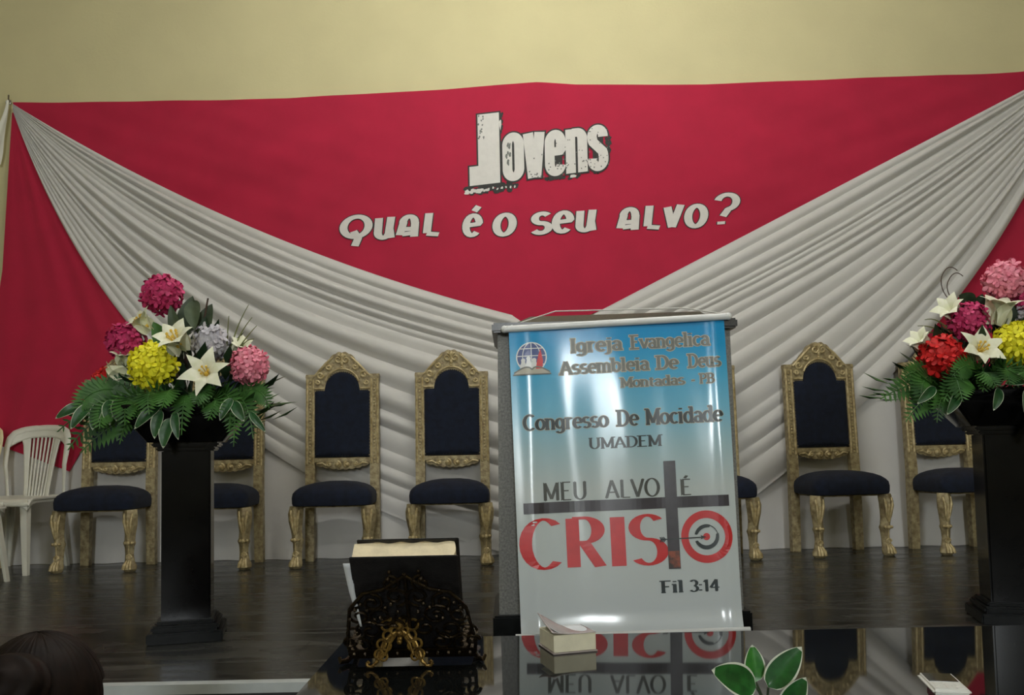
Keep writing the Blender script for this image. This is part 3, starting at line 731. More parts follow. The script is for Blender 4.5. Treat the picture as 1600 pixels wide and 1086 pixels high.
# ------------------------------------------------------------------ flowers
def frame_for(d):
    d = Vector(d).normalized(); a = Vector((0, 0, 1)) if abs(d.z) < .9 else Vector((1, 0, 0))
    x = a.cross(d).normalized(); return x, d.cross(x), d
def bloom(parent, c, r, m, seed, loose=0.0, n=92):
    rn = random.Random(seed); b = MB(); c = Vector(c)
    for k in range(n):
        z = 1 - 2 * (k + .5) / n; a = k * 2.39996 + rn.uniform(-.2, .2)
        d = Vector((sqrt(1 - z * z) * cos(a), sqrt(1 - z * z) * sin(a), z))
        rr = r * (rn.uniform(.84, 1.0) - loose * rn.random() * .35)
        x, y, dd = frame_for(d + Vector((rn.uniform(-.25, .25), rn.uniform(-.25, .25), rn.uniform(-.25, .25))))
        p = c + d * rr; s = r * rn.uniform(.25, .33); a0 = rn.uniform(0, 6)
        for q in range(4):
            aq = a0 + q * pi / 2
            e = x * cos(aq) + y * sin(aq); f = x * -sin(aq) + y * cos(aq)
            lift = rn.uniform(.05, .45)
            pts = [p, p + e * s * .45 + f * s * .36 + dd * s * .12, p + e * s * .85 + f * s * .30 + dd * s * lift, p + e * s * 1.0 + dd * s * (lift + .08), p + e * s * .85 - f * s * .30 + dd * s * lift, p + e * s * .45 - f * s * .36 + dd * s * .12]
            b.add(pts, [[0, 1, 2, 3], [0, 3, 4, 5]])
    b.ball(c, r * .80, 14, 9)
    return b.build('hydrangea_bloom', m, parent)
def lily(parent, c, d, L, opening, seed=0, stam=True):
    rn = random.Random(seed); x, y, dd = frame_for(d); c = Vector(c); b = MB()
    for q in range(6):
        a = q * pi / 3 + .3; e = x * cos(a) + y * sin(a); f = x * -sin(a) + y * cos(a)
        op = opening * rn.uniform(.9, 1.1); wd = .40 if q % 2 else .30
        def fn(u, v):
            rad = L * (.05 + op * (.22 * v + .72 * v ** 3)); up = L * (v * 1.0 - .38 * op * v ** 4)
            ww = L * wd * sin(pi * min(1, .27 + .73 * v)) ** .85 * (1 if v < .98 else .2)
            return c + e * (rad + .05 * L * (1 - (2 * u - 1) ** 2) * -1) + f * (2 * u - 1) * ww + dd * up
        b.grid(fn, 4, 10)
    def throat(u, v):
        a = 2 * pi * u; v = .03 + .5 * v; e = x * cos(a) + y * sin(a)
        return c + e * (L * (.05 + opening * (.22 * v + .72 * v ** 3)) * .97) + dd * (L * (v - .38 * opening * v ** 4))
    b.grid(throat, 24, 8)
    o = b.build('lily', M['lily'], parent)
    if stam:
        b = MB()
        for q in range(6):
            a = q * pi / 3; e = x * cos(a) + y * sin(a)
            b.tube([c, c + e * L * .08 + dd * L * .4, c + e * L * .16 + dd * L * .68], L * .018, 5); b.ball(c + e * L * .16 + dd * L * .70, L * .05, 6, 4)
        b.ball(c + dd * L * .25, L * .12, 8, 6)
        b.build('stamens', M['stamen'], o)
    return o
def curve_pts(a, c, d, n):
    a, c, d = Vector(a), Vector(c), Vector(d)
    return [a * (1 - t) ** 2 + c * 2 * t * (1 - t) + d * t * t for t in [k / n for k in range(n + 1)]]
def fern(parent, a, c, d, width, m, n=16, name='fern_frond'):
    pts = curve_pts(a, c, d, n); b = MB(); b.tube(pts, [.0022] * (n + 1), 5)
    for k in range(1, n + 1):
        t = (pts[k] - pts[k - 1]).normalized(); side = t.cross(Vector((0, -1, .25))).normalized(); q = k / n
        w = width * (sin(pi * min(1, .16 + .80 * q)) ** .8) * (1.0 if k < n else .4)
        for s in (-1, 1):
            tip = pts[k] + side * s * w + t * w * .55 + Vector((0, -.004, -.1 * w)); mid = pts[k].lerp(tip, .5); nn = t * w * .20
            b.add([pts[k] - nn * .4, mid - nn, tip, mid + nn, pts[k] + nn * .6], [[0, 1, 2, 3], [0, 3, 4]])
    return b.build(name, m, parent)
def leaf(parent, a, d, width, m, edge=None, bend=.1, nrm=(0, -1, .2), name='leaf', fold=.25, em=.26):
    a, d = Vector(a), Vector(d); t = (d - a); L = t.length; t.normalize(); nn = Vector(nrm); nn = (nn - t * nn.dot(t)).normalized(); s = t.cross(nn)
    b = MB()
    us = [0, em * .5, .5 - .5 * (1 - em), .5, .5 + .5 * (1 - em) - .0, 1 - em * .5, 1]
    us = [0, em / 2, em, .36, .5, .64, 1 - em, 1 - em / 2, 1]
    def fn(u, v):
        uu = us[round(u * 8)]; k = 2 * uu - 1
        ww = width * (v ** .55 * max(0, 1 - v) ** .85 / .39)
        return a + t * (L * v) + s * k * ww + nn * (-fold * ww * (1 - abs(k)) + bend * L * sin(pi * v) + .015 * width * sin(9 * v + 5 * k))
    b.grid(fn, 8, 14, (lambda i, j: 1 if (i in (0, 1, 6, 7) and not (i in (1, 6) and edge_narrow)) or j == 13 else 0) if edge else None)
    return b.build(name, [m, edge] if edge else m, parent)
edge_narrow = True
def stems(parent, base, targets):
    b = MB()
    for tg in targets:
        b.tube(curve_pts(base, (lerp(base[0], tg[0], .3), lerp(base[1], tg[1], .5), lerp(base[2], tg[2], .7)), tg, 8), .003, 5)
    return b.build('stems', M['leaf_dark'], parent)
def filler(parent, c, R, n, seed, m, L=(.06, .11)):
    """dense body of small dark leaves behind the blooms"""
    rn = random.Random(seed); b = MB()
    for k in range(n):
        a = rn.uniform(0, 2 * pi); q = rn.uniform(.1, 1); h = rn.uniform(-.25, 1)
        p = Vector((c[0] + R[0] * q * cos(a), c[1] + R[1] * q * sin(a), c[2] + R[2] * h * (1 - .55 * q)))
        d = (p - Vector((c[0], c[1], c[2] - .08))).normalized() + Vector((rn.uniform(-.4, .4), rn.uniform(-.4, .4), rn.uniform(-.5, .3))); d.normalize()
        l = rn.uniform(*L); x, y, dd = frame_for(d); w_ = l * rn.uniform(.16, .26)
        b.add([p, p + d * l * .5 + x * w_ - y * w_ * .3, p + d * l, p + d * l * .5 - x * w_ - y * w_ * .3, p + d * l * .5], [[0, 1, 4], [1, 2, 4], [0, 4, 3], [4, 2, 3]])
    return b.build('foliage', m, parent)

# ---- left arrangement
base = Vector((-1.11, 2.96, S + .756))
A1 = thing('flower_arrangement', 'artificial flower arrangement of magenta, yellow and pink blooms with ferns, on the left pedestal', 'flowers', base)
def rel(o): 
    return lambda x, y, z: Vector((x, y, z)) - o
q = rel(base)
B1 = [((-1.190, 2.93, 1.761), .066, 'magenta', 0), ((-1.297, 2.90, 1.597), .064, 'magenta', 0), ((-1.180, 2.83, 1.506), .074, 'yellow', 0),
      ((-1.020, 2.92, 1.590), .066, 'lavender', .6), ((-.872, 2.87, 1.506), .062, 'pink', .1), ((-1.385, 2.94, 1.470), .045, 'scarlet', .1)]
for i, (p, r, m, lo) in enumerate(B1): bloom(A1, q(*p), r, M[m], 20 + i, lo, n=70 if lo > .4 else 92)
stems(A1, q(-1.09, 2.95, 1.39), [q(p[0], p[1] + .02, p[2] - .03) for p, r, m, lo in B1])
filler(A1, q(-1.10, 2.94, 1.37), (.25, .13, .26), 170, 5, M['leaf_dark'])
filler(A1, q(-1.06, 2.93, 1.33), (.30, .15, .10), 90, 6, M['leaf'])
lily(A1, q(-1.215, 2.90, 1.635), (-.5, -.5, .65), .085, .55, 1)
lily(A1, q(-1.074, 2.80, 1.552), (-.15, -.75, .65), .105, .62, 2)
lily(A1, q(-.984, 2.80, 1.464), (.05, -1, .28), .085, 1.05, 3)
lily(A1, q(-1.265, 2.88, 1.480), (-1, -.4, .05), .10, .45, 4, False)
lily(A1, q(-1.300, 2.88, 1.515), (.2, -.5, .9), .07, .55, 5, False)
lily(A1, q(-.925, 2.93, 1.545), (.3, -.6, .7), .075, .5, 6, False)
for a, d, w_, mm in (((-1.12, 2.95, 1.62), (-1.085, 2.93, 1.755), .034, 'leaf_grey'), ((-1.07, 2.95, 1.60), (-1.015, 2.92, 1.725), .032, 'leaf_grey'), ((-1.085, 2.93, 1.74), (-1.06, 2.88, 1.63), .028, 'leaf_grey'),
                     ((-1.16, 2.92, 1.57), (-1.20, 2.88, 1.66), .03, 'leaf'), ((-1.15, 2.90, 1.57), (-1.235, 2.86, 1.56), .028, 'leaf'), ((-1.13, 2.94, 1.60), (-1.15, 2.90, 1.72), .022, 'leaf_grey'), ((-1.05, 2.94, 1.58), (-1.03, 2.9, 1.68), .022, 'leaf_dark')):
    leaf(A1, q(*a), q(*d), w_, M[mm], None, .12)
b = MB(); b.tube([q(-1.065, 2.93, 1.55), q(-1.045, 2.92, 1.66), q(-1.026, 2.91, 1.742)], [.003, .0035, .003], 6); b.build('twig', M['twig'], A1)
for a, c, d in (((-.96, 2.92, 1.53), (-.94, 2.91, 1.63), (-.885, 2.90, 1.715)), ((-.95, 2.91, 1.53), (-.92, 2.9, 1.62), (-.87, 2.89, 1.67)), ((-.95, 2.9, 1.52), (-.90, 2.9, 1.60), (-.852, 2.88, 1.64)),
                ((-.97, 2.93, 1.53), (-.965, 2.92, 1.62), (-.955, 2.91, 1.68)), ((-.94, 2.9, 1.50), (-.91, 2.89, 1.60), (-.86, 2.88, 1.595))):
    b = MB(); P = curve_pts(q(*a), q(*c), q(*d), 8); b.tube(P, [lerp(.0035, .0012, k / 8) for k in range(9)], 5, flat=.4); b.build('grass_blade', M['grass'], A1)
F1 = [((-1.15, 2.88, 1.39), (-1.33, 2.82, 1.44), (-1.475, 2.80, 1.295), .05), ((-1.18, 2.86, 1.37), (-1.34, 2.80, 1.39), (-1.43, 2.78, 1.235), .05), ((-1.16, 2.86, 1.36), (-1.28, 2.79, 1.35), (-1.39, 2.78, 1.225), .055),
      ((-1.12, 2.86, 1.37), (-1.24, 2.78, 1.40), (-1.255, 2.76, 1.25), .035), ((-1.10, 2.85, 1.38), (-1.13, 2.77, 1.45), (-1.15, 2.75, 1.33), .04), ((-1.05, 2.84, 1.40), (-1.05, 2.75, 1.45), (-1.05, 2.74, 1.275), .045),
      ((-1.02, 2.85, 1.40), (-.99, 2.76, 1.50), (-.985, 2.75, 1.36), .05), ((-.98, 2.86, 1.38), (-.90, 2.78, 1.46), (-.905, 2.76, 1.29), .05), ((-.95, 2.88, 1.38), (-.86, 2.80, 1.44), (-.835, 2.78, 1.26), .045),
      ((-.93, 2.88, 1.40), (-.83, 2.86, 1.46), (-.80, 2.84, 1.36), .04), ((-.93, 2.88, 1.37), (-.89, 2.78, 1.38), (-.895, 2.77, 1.235), .035), ((-1.2, 2.88, 1.40), (-1.32, 2.84, 1.50), (-1.41, 2.8, 1.40), .045),
      ((-1.0, 2.84, 1.38), (-.93, 2.76, 1.42), (-.965, 2.74, 1.32), .045), ((-1.10, 2.84, 1.36), (-1.20, 2.76, 1.43), (-1.20, 2.74, 1.33), .045)]
F1 += [((-1.20, 2.84, 1.38), (-1.24, 2.74, 1.44), (-1.22, 2.72, 1.31), .055), ((-1.14, 2.84, 1.39), (-1.17, 2.73, 1.46), (-1.14, 2.71, 1.34), .05), ((-1.25, 2.86, 1.37), (-1.32, 2.76, 1.41), (-1.31, 2.74, 1.30), .055),
       ((-1.10, 2.84, 1.40), (-1.08, 2.73, 1.46), (-1.10, 2.71, 1.36), .05), ((-1.0, 2.85, 1.39), (-.96, 2.74, 1.45), (-1.0, 2.72, 1.37), .045), ((-1.28, 2.86, 1.42), (-1.36, 2.80, 1.46), (-1.40, 2.77, 1.36), .055)]
for i, (a, c, d, w_) in enumerate(F1): fern(A1, q(*a), q(*c), q(*d), w_, M['leaf'])
V1 = [((-1.385, 2.80, 1.385), (-1.455, 2.78, 1.345), .026), ((-1.36, 2.79, 1.385), (-1.40, 2.76, 1.315), .030), ((-1.325, 2.78, 1.39), (-1.335, 2.755, 1.312), .030), ((-1.30, 2.78, 1.395), (-1.285, 2.755, 1.325), .028),
      ((-1.27, 2.78, 1.40), (-1.26, 2.75, 1.335), .024), ((-1.125, 2.76, 1.375), (-1.185, 2.74, 1.31), .028), ((-1.12, 2.75, 1.355), (-1.13, 2.735, 1.28), .028), ((-1.09, 2.75, 1.33), (-1.10, 2.73, 1.25), .032),
      ((-1.075, 2.75, 1.35), (-1.06, 2.735, 1.275), .022), ((-.895, 2.77, 1.38), (-.86, 2.75, 1.325), .026), ((-.90, 2.77, 1.39), (-.925, 2.75, 1.33), .024), ((-.845, 2.78, 1.345), (-.80, 2.77, 1.29), .018)]
for a, d, w_ in V1: leaf(A1, q(*a), q(*a).lerp(q(*d), 1.22), w_ * .68, M['leaf_var'], M['leaf_edge'], .14, name='variegated_leaf', em=.12)

# ---- right arrangement
base2 = Vector((1.645, 2.96, S + .756))
A2 = thing('flower_arrangement', 'artificial flower arrangement of pink, scarlet and yellow blooms with ferns, on the right pedestal', 'flowers', base2)
q = rel(base2)
B2 = [((1.690, 2.92, 1.746), .068, 'pink', .1), ((1.548, 2.90, 1.607), .064, 'magenta', 0), ((1.675, 2.84, 1.520), .076, 'yellow', 0), ((1.432, 2.86, 1.480), .072, 'scarlet', 0),
      ((1.765, 2.92, 1.68), .05, 'magenta', 0), ((1.745, 2.90, 1.60), .055, 'lavender', .6)]
for i, (p, r, m, lo) in enumerate(B2): bloom(A2, q(*p), r, M[m], 40 + i, lo, n=70 if lo > .4 else 92)
stems(A2, q(1.60, 2.95, 1.40), [q(p[0], p[1] + .02, p[2] - .03) for p, r, m, lo in B2])
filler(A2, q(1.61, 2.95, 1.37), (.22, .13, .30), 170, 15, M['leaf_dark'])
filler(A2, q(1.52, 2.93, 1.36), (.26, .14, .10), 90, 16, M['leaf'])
lily(A2, q(1.622, 2.87, 1.59), (.1, -.35, 1), .115, .60, 11, False)
lily(A2, q(1.542, 2.86, 1.485), (-.02, -.95, .45), .095, .85, 12)
lily(A2, q(1.51, 2.92, 1.63), (-.6, -.5, .5), .08, .7, 13, False)
lily(A2, q(1.395, 2.90, 1.52), (-.6, -.4, .6), .075, .6, 14, False)
lily(A2, q(1.59, 2.85, 1.47), (.7, -.7, -.2), .04, .6, 15, False)
for a, d, w_, mm in (((1.60, 2.95, 1.66), (1.53, 2.92, 1.70), .034, 'leaf_dark'), ((1.58, 2.94, 1.62), (1.60, 2.90, 1.70), .03, 'leaf_dark'), ((1.66, 2.92, 1.58), (1.69, 2.88, 1.66), .04, 'leaf_dark')):
    leaf(A2, q(*a), q(*d), w_, M[mm], None, .12)
b = MB(); b.tube(curve_pts(q(1.53, 2.93, 1.66), q(1.46, 2.92, 1.71), q(1.475, 2.92, 1.765), 8) + curve_pts(q(1.478, 2.92, 1.772), q(1.50, 2.92, 1.815), q(1.53, 2.92, 1.785), 8), .0016, 5)
b.tube(curve_pts(q(1.53, 2.93, 1.66), q(1.475, 2.92, 1.72), q(1.50, 2.92, 1.755), 8) + curve_pts(q(1.504, 2.92, 1.762), q(1.525, 2.92, 1.79), q(1.548, 2.92, 1.765), 8), .0016, 5); b.build('twig', M['twig'], A2)
for a, c, d in (((1.50, 2.92, 1.55), (1.44, 2.91, 1.60), (1.375, 2.9, 1.595)), ((1.50, 2.92, 1.57), (1.45, 2.91, 1.63), (1.40, 2.9, 1.615)), ((1.49, 2.92, 1.56), (1.42, 2.91, 1.58), (1.39, 2.9, 1.57)), ((1.48, 2.92, 1.54), (1.40, 2.91, 1.56), (1.345, 2.9, 1.52))):
    b = MB(); b.tube(curve_pts(q(*a), q(*c), q(*d), 8), [lerp(.0035, .0012, k / 8) for k in range(9)], 5, flat=.4); b.build('grass_blade', M['grass'], A2)
F2 = [((1.45, 2.88, 1.40), (1.33, 2.82, 1.42), (1.195, 2.80, 1.345), .05), ((1.46, 2.87, 1.38), (1.35, 2.80, 1.38), (1.265, 2.78, 1.27), .05), ((1.46, 2.86, 1.37), (1.38, 2.78, 1.38), (1.36, 2.77, 1.265), .04),
      ((1.50, 2.86, 1.38), (1.44, 2.78, 1.44), (1.38, 2.76, 1.33), .05), ((1.50, 2.85, 1.40), (1.46, 2.77, 1.45), (1.44, 2.76, 1.35), .04), ((1.53, 2.85, 1.40), (1.54, 2.76, 1.46), (1.50, 2.75, 1.36), .045),
      ((1.58, 2.85, 1.41), (1.62, 2.76, 1.48), (1.60, 2.75, 1.37), .045), ((1.45, 2.88, 1.42), (1.34, 2.84, 1.46), (1.27, 2.80, 1.41), .045), ((1.62, 2.85, 1.40), (1.68, 2.76, 1.46), (1.70, 2.75, 1.33), .045),
      ((1.55, 2.85, 1.42), (1.48, 2.78, 1.48), (1.42, 2.78, 1.41), .045), ((1.66, 2.86, 1.40), (1.74, 2.78, 1.46), (1.76, 2.76, 1.30), .05), ((1.70, 2.88, 1.40), (1.82, 2.84, 1.46), (1.93, 2.8, 1.33), .05)]
F2 += [((1.46, 2.86, 1.40), (1.42, 2.76, 1.45), (1.43, 2.74, 1.33), .055), ((1.52, 2.85, 1.40), (1.50, 2.74, 1.46), (1.53, 2.72, 1.37), .05), ((1.60, 2.85, 1.41), (1.58, 2.74, 1.47), (1.57, 2.72, 1.38), .05),
       ((1.64, 2.85, 1.41), (1.66, 2.74, 1.47), (1.65, 2.72, 1.36), .05), ((1.40, 2.87, 1.41), (1.33, 2.79, 1.44), (1.31, 2.77, 1.33), .055)]
for a, c, d, w_ in F2: fern(A2, q(*a), q(*c), q(*d), w_, M['leaf'])
V2 = [((1.44, 2.78, 1.36), (1.39, 2.75, 1.30), .024), ((1.37, 2.79, 1.38), (1.31, 2.77, 1.335), .022), ((1.56, 2.76, 1.37), (1.53, 2.74, 1.31), .022), ((1.65, 2.76, 1.40), (1.58, 2.74, 1.385), .026),
      ((1.645, 2.75, 1.365), (1.625, 2.735, 1.295), .028), ((1.675, 2.75, 1.34), (1.67, 2.73, 1.265), .028), ((1.67, 2.75, 1.30), (1.665, 2.73, 1.225), .03), ((1.70, 2.75, 1.36), (1.73, 2.735, 1.29), .026)]
for a, d, w_ in V2: leaf(A2, q(*a), q(*a).lerp(q(*d), 1.22), w_ * .72, M['leaf_var'], M['leaf_edge'], .14, name='variegated_leaf', em=.12)

# ------------------------------------------------------------------ pulpit
PL, PR, PY = -.050, .722, 2.80
pt = thing('pulpit', 'grey speckled granite pulpit with dark top slab behind the printed banner', 'pulpit', ((PL + PR) / 2, PY + .2, S))
hw = (PR - PL) / 2
b = MB(); b.box((0, 0, .04), (2 * hw + .05, .46, .08), .006); b.build('base', M['black_dull'], pt)
b = MB(); b.loft([[(-hw + .012 * k, -.2 + .0 * k, z), (hw - .012 * k, -.2, z), (hw - .012 * k, .2, z), (-hw + .012 * k, .2, z)] for k, z in ((-.4, .08), (.6, .985))]); b.build('body', M['granite'], pt, smooth=False)
b = MB(); b.box((0, -.01, 1.0), (2 * hw + .022, .45, .032), .006); b.build('top_slab', M['granite_dark'], pt)
b = MB(); b.loft([[(-hw + .04, -.14, 1.016), (hw - .02, -.14, 1.016), (hw - .02, .2, 1.016), (-hw + .04, .2, 1.016)], [(-hw + .12, -.05, 1.062), (hw - .07, -.05, 1.068), (hw - .07, .18, 1.05), (-hw + .12, .18, 1.05)]])
b.build('reading_desk', M['granite_dark'], pt, smooth=False)

# ------------------------------------------------------------------ printed banner
bt = thing('banner', 'glossy blue and white printed banner hanging from a white rod on the pulpit front', 'banner', (.34, 2.76, S))
BO = Vector((.34, 2.76, S))
cTL, cTR, cBL, cBR = (-.006, 1.584), (.688, 1.610), (.013, .640), (.697, .648)
def ban_y(s, t):
    y = 2.762 - .060 * (1 - t)
    y -= .0055 * (1 - .75 * min(1, max(0, (s - .35) / .35))) * sin(2 * pi * (2.1 * s + .18)) * (.4 + .6 * sin(pi * t)) + .0008 * sin(2 * pi * (5.3 * s + .6 * t)) * sin(pi * t) + .003 * sin(2 * pi * (1.1 * t + .1) + 3 * s)
    y -= .006 * math.exp(-((s - .085) / .035) ** 2) * (1 - t * .7) + .005 * math.exp(-((s - .955) / .03) ** 2)
    y -= .010 * max(0, (.07 - t) / .07) ** 2
    return y
def BF(s, t, l):
    x = lerp(lerp(cBL[0], cBR[0], s), lerp(cTL[0], cTR[0], s), t); z = lerp(lerp(cBL[1], cBR[1], s), lerp(cTL[1], cTR[1], s), t)
    return Vector((x, ban_y(s, t) - l, z)) - BO
b = MB(); b.grid(lambda u, v: BF(u, v, 0), 90, 110)
sheet = b.build('sheet', M['banner'], bt)
b = MB(); a_ = Vector((-.020, 2.755, 1.592)) - BO; c_ = Vector((.700, 2.755, 1.619)) - BO; b.tube([a_, c_], .0115, 14); b.ball(a_, .0125); b.ball(c_, .0125); b.build('top_rod', M['rod'], bt)
b = MB(); b.tube([Vector((-.004, 2.690, .632)) - BO, Vector((.716, 2.690, .640)) - BO], .0085, 14); b.build('bottom_rod', M['rod'], bt)
b = MB(); b.tube([Vector((-.012, 2.745, 1.597)) - BO, Vector((.155, 2.945, 1.678)) - BO, Vector((.60, 2.96, 1.682)) - BO, Vector((.692, 2.745, 1.624)) - BO], .0022, 6); b.build('string', M['string'], bt)
def line(name, mats, specs):
    for sp in specs:
        par = bt
        for k, (mm, ex, lf) in enumerate(mats):
            b = MB(); text(b, sp[0], BF, sp[1], sp[2], sp[3], sp[4], sp[5], sp[6], serif=sp[7], extra=ex, lift=.0008 + lf)
            par = b.build(name if k == 0 else 'lettering', M[mm], par, smooth=False)
SE = .13
line('church_name_word', [('tan_print', .11, 0), ('grey_print', 0, .0006)],
     [('Igreja', .280, .520, .918, .044, .20, .11, SE), ('Evangelica', .560, .925, .918, .044, .20, .11, SE), ('Assembleia', .230, .640, .845, .043, .20, .11, SE), ('De', .675, .775, .845, .043, .20, .11, SE), ('Deus', .822, .970, .845, .043, .20, .11, SE),
      ('Montadas', .505, .800, .790, .031, .20, .11, SE), ('-', .828, .852, .790, .031, .2, .13, 0), ('PB', .870, .937, .790, .031, .20, .11, SE)])
line('congress_title_word', [('tan_print', .06, 0), ('charcoal_print', 0, .0006)], [('Congresso', .048, .440, .662, .050, .22, .10, SE), ('De', .480, .578, .662, .050, .22, .10, SE), ('Mocidade', .612, .962, .662, .050, .22, .10, SE)])
line('group_name', [('charcoal_print', 0, .0004)], [('UMADEM', .345, .680, .590, .035, .18, .085, SE)])
line('motto_word', [('grey_dark', 0, .0004)], [('MEU', .125, .330, .425, .058, .17, .065, .02), ('ALVO', .410, .660, .425, .058, .17, .065, .02), ('É', .752, .808, .425, .050, .20, .07, .02)])
line('motto_letter', [('pink_red', 0, .0004)], [('C', .015, .208, .205, .160, .24, .05, 0), ('R', .218, .404, .205, .158, .24, .06, 0), ('I', .415, .500, .204, .158, .28, .07, 0), ('S', .506, .682, .206, .158, .21, .055, 0)])
line('verse_part', [('charcoal_print', 0, .0004)], [('Fil', .640, .745, .114, .036, .22, .10, SE), ('3:14', .770, .908, .114, .036, .22, .10, .08)])
def rect(mb, s0, t0, s1, t1, l, ns=20, nt=4): mb.grid(lambda u, v: BF(lerp(s0, s1, u), lerp(t0, t1, v), l), ns, nt)
b = MB(); rect(b, .034, .384, .969, .420, .0016, 40, 4); rect(b, .682, .188, .736, .538, .0020, 4, 40); b.build('cross', M['cross_print'], bt, smooth=False)
b = MB(); rect(b, .684, .192, .734, .245, .0026, 4, 6); b.build('cross_embers', M['ember_print'], bt, smooth=False)
AR = .944 / .69  # height / width of the sheet
def ring(mb, cs, ct, r0, r1, a0, a1, l, n=48, wob=0.0):
    def fn(u, v):
        a = radians(lerp(a0, a1, u)); r = lerp(r0, r1, v) * (1 + wob * sin(5 * a))
        if wob: r = lerp(r0 + (r1 - r0) * .45 * (1 - sin(pi * u) ** .4), r1, v)
        return BF(cs + r * AR * cos(a), ct + r * sin(a), l)
    mb.grid(fn, n, 2)
b = MB(); ring(b, .861, .287, .060, .0845, 0, 360, .0012); ring(b, .861, .287, .0005, .0115, 0, 360, .0012); tg = b.build('target', M['pink_red'], bt, smooth=False)
b = MB(); ring(b, .861, .287, .028, .041, 200, 375, .0014, wob=.01); ring(b, .861, .287, .028, .040, 70, 168, .0014, wob=.01); ring(b, .861, .287, .036, .039, 0, 80, .0014); b.build('target_ring', M['charcoal_print'], bt, smooth=False)
b = MB(); stroke(b, ln((.650, .283), (.855, .286), n=14), .004, .0035, BF, .0030)
for d in (0, .008, .016):
    stroke(b, ln((.658 + d, .283), (.648 + d, .291), n=2), .004, .003, BF, .0030); stroke(b, ln((.658 + d, .283), (.648 + d, .275), n=2), .004, .003, BF, .0030)
b.add([BF(.858, .286, .003), BF(.832, .293, .003), BF(.838, .286, .003), BF(.832, .279, .003)], [[0, 1, 2], [0, 2, 3]])
b.build('arrow', M['charcoal_print'], bt, smooth=False)
# emblem: globe over an open book, with a row of people and a flame
em = None
b = MB(); ring(b, .100, .908, .0005, .050, 0, 360, .0010, 40); em = b.build('emblem', M['blue_print'], bt, smooth=False)
b = MB()
for k in (-.6, 0, .6):
    stroke(b, [(.100 + AR * .050 * k * cos(radians(a)), .908 + .050 * sin(radians(a))) for a in range(-90, 91, 10)], .004, .003, BF, .0016)
for k in (-.5, .1, .6): stroke(b, ln((.100 - AR * .050 * sqrt(1 - k * k), .908 + .050 * k), (.100 + AR * .050 * sqrt(1 - k * k), .908 + .050 * k), n=8), .004, .003, BF, .0016)
ring(b, .100, .908, .048, .052, 0, 360, .0016)
for dx, hh in ((-.037, .030), (-.012, .036), (.014, .030)):
    ring(b, .098 + dx, .868 + hh, .0003, .0075, 0, 360, .0020, 12); b.add([BF(.098 + dx - .020, .858, .0020), BF(.098 + dx + .020, .858, .0020), BF(.098 + dx + .008, .866 + hh, .0020), BF(.098 + dx - .008, .866 + hh, .0020)], [[0, 1, 2, 3]])
b.build('emblem_figures', M['banner_white_print'], bt, smooth=False)
b = MB()
fl = [(.118, .868), (.125, .895), (.132, .915), (.143, .938), (.148, .915), (.153, .895), (.148, .868)]
b.add([BF(x, y, .0024) for x, y in fl], [list(range(len(fl)))]); b.build('emblem_flame', M['pink_red'], bt, smooth=False)
b = MB()
for s in (-1, 1):
    b.grid(lambda u, v: BF(.100 + s * .083 * u, lerp(.851, .866 + .012 * sin(pi * u ** .7) - .010 * u, v), .0022), 10, 2)
b.build('emblem_book', M['tan_print'], bt, smooth=False)
b = MB()
for s in (-1, 1): stroke(b, [(.100 + s * .083 * k / 10, .866 + .012 * sin(pi * (k / 10) ** .7) - .010 * k / 10) for k in range(11)], .006, .005, BF, .0026); stroke(b, ln((.100, .850), (.100 + s * .088, .850), n=6), .005, .004, BF, .0026)
b.build('emblem_book_outline', M['grey_print'], bt, smooth=False)

# ------------------------------------------------------------------ mirror-polished table in front of the stage
TZ0 = .774
tb = thing('table', 'wide black mirror-polished table in front of the stage', 'table', (.53, 1.56, 0))
b = MB(); b.box((0, 0, TZ0 - .012), (1.86, .95, .024), .003); b.build('tabletop', M['table'], tb)
b = MB(); b.box((0, 0, TZ0 - .070), (1.70, .80, .09), .004); b.build('apron', M['wood'], tb)
for sx in (-1, 1):
    for sy in (-1, 1):
        b = MB(); b.loft([[(sx * .80 + r * c1, sy * .35 + r * c2, z) for c1, c2 in ((-1, -1), (1, -1), (1, 1), (-1, 1))] for z, r in ((0, .022), (TZ0 - .10, .034))]); b.build('leg', M['wood'], tb, smooth=False)

# ------------------------------------------------------------------ large book leaning on an ornate stand
TILT = radians(35)
bo = Vector((-.214, 1.806, .800)); ux = Vector((1, 0, 0)); uz = Vector((0, -sin(TILT), cos(TILT))); uy = Vector((0, cos(TILT), sin(TILT)))   # uz runs up the cover, uy away from viewer (into the book)
def BK(x, y, z): return bo + ux * x + uy * y + uz * z
Rbk = Matrix((ux, uy, uz)).transposed()
bk = thing('book', 'large thick black covered book leaning on the ornate metal stand, cream page edges on top', 'book', bo)
def K(x, y, z): return BK(x, y, z) - bo
L_ = .248; Wd = .104
b = MB(); b.box(K(.0, .003, L_ / 2), (2 * Wd, .004, L_), .0015, Rbk); b.build('front_cover', M['leather'], bk)
b = MB(); b.box(K(.004, .052, L_ / 2 + .001), (2 * Wd - .008, .004, L_), .0015, Rbk); b.build('back_cover', M['leather'], bk)
b = MB()   # page block with slightly uneven top
def pg(u, v): 
    x = lerp(-Wd + .004, Wd - .009, u); return x, .006 + .0435 * v - .004 * v * max(0, (.12 - u) / .12)
n = 24; rings = []
for z, top_ in ((.006, 0), (L_ - .006, 1)):
    ring_ = [K(*pg(k / n, 0), z) for k in range(n + 1)] + [K(Wd - .009 + .004 * sin(pi * k / 5), .006 + .0435 * k / 5, z) for k in range(1, 5)] + [K(*pg(1 - k / n, 1), z + (.002 * sin(k * 1.1) if top_ else 0)) for k in range(n + 1)]
    rings.append(ring_)
b.loft(rings); b.build('pages', M['paper'], bk, smooth=False)
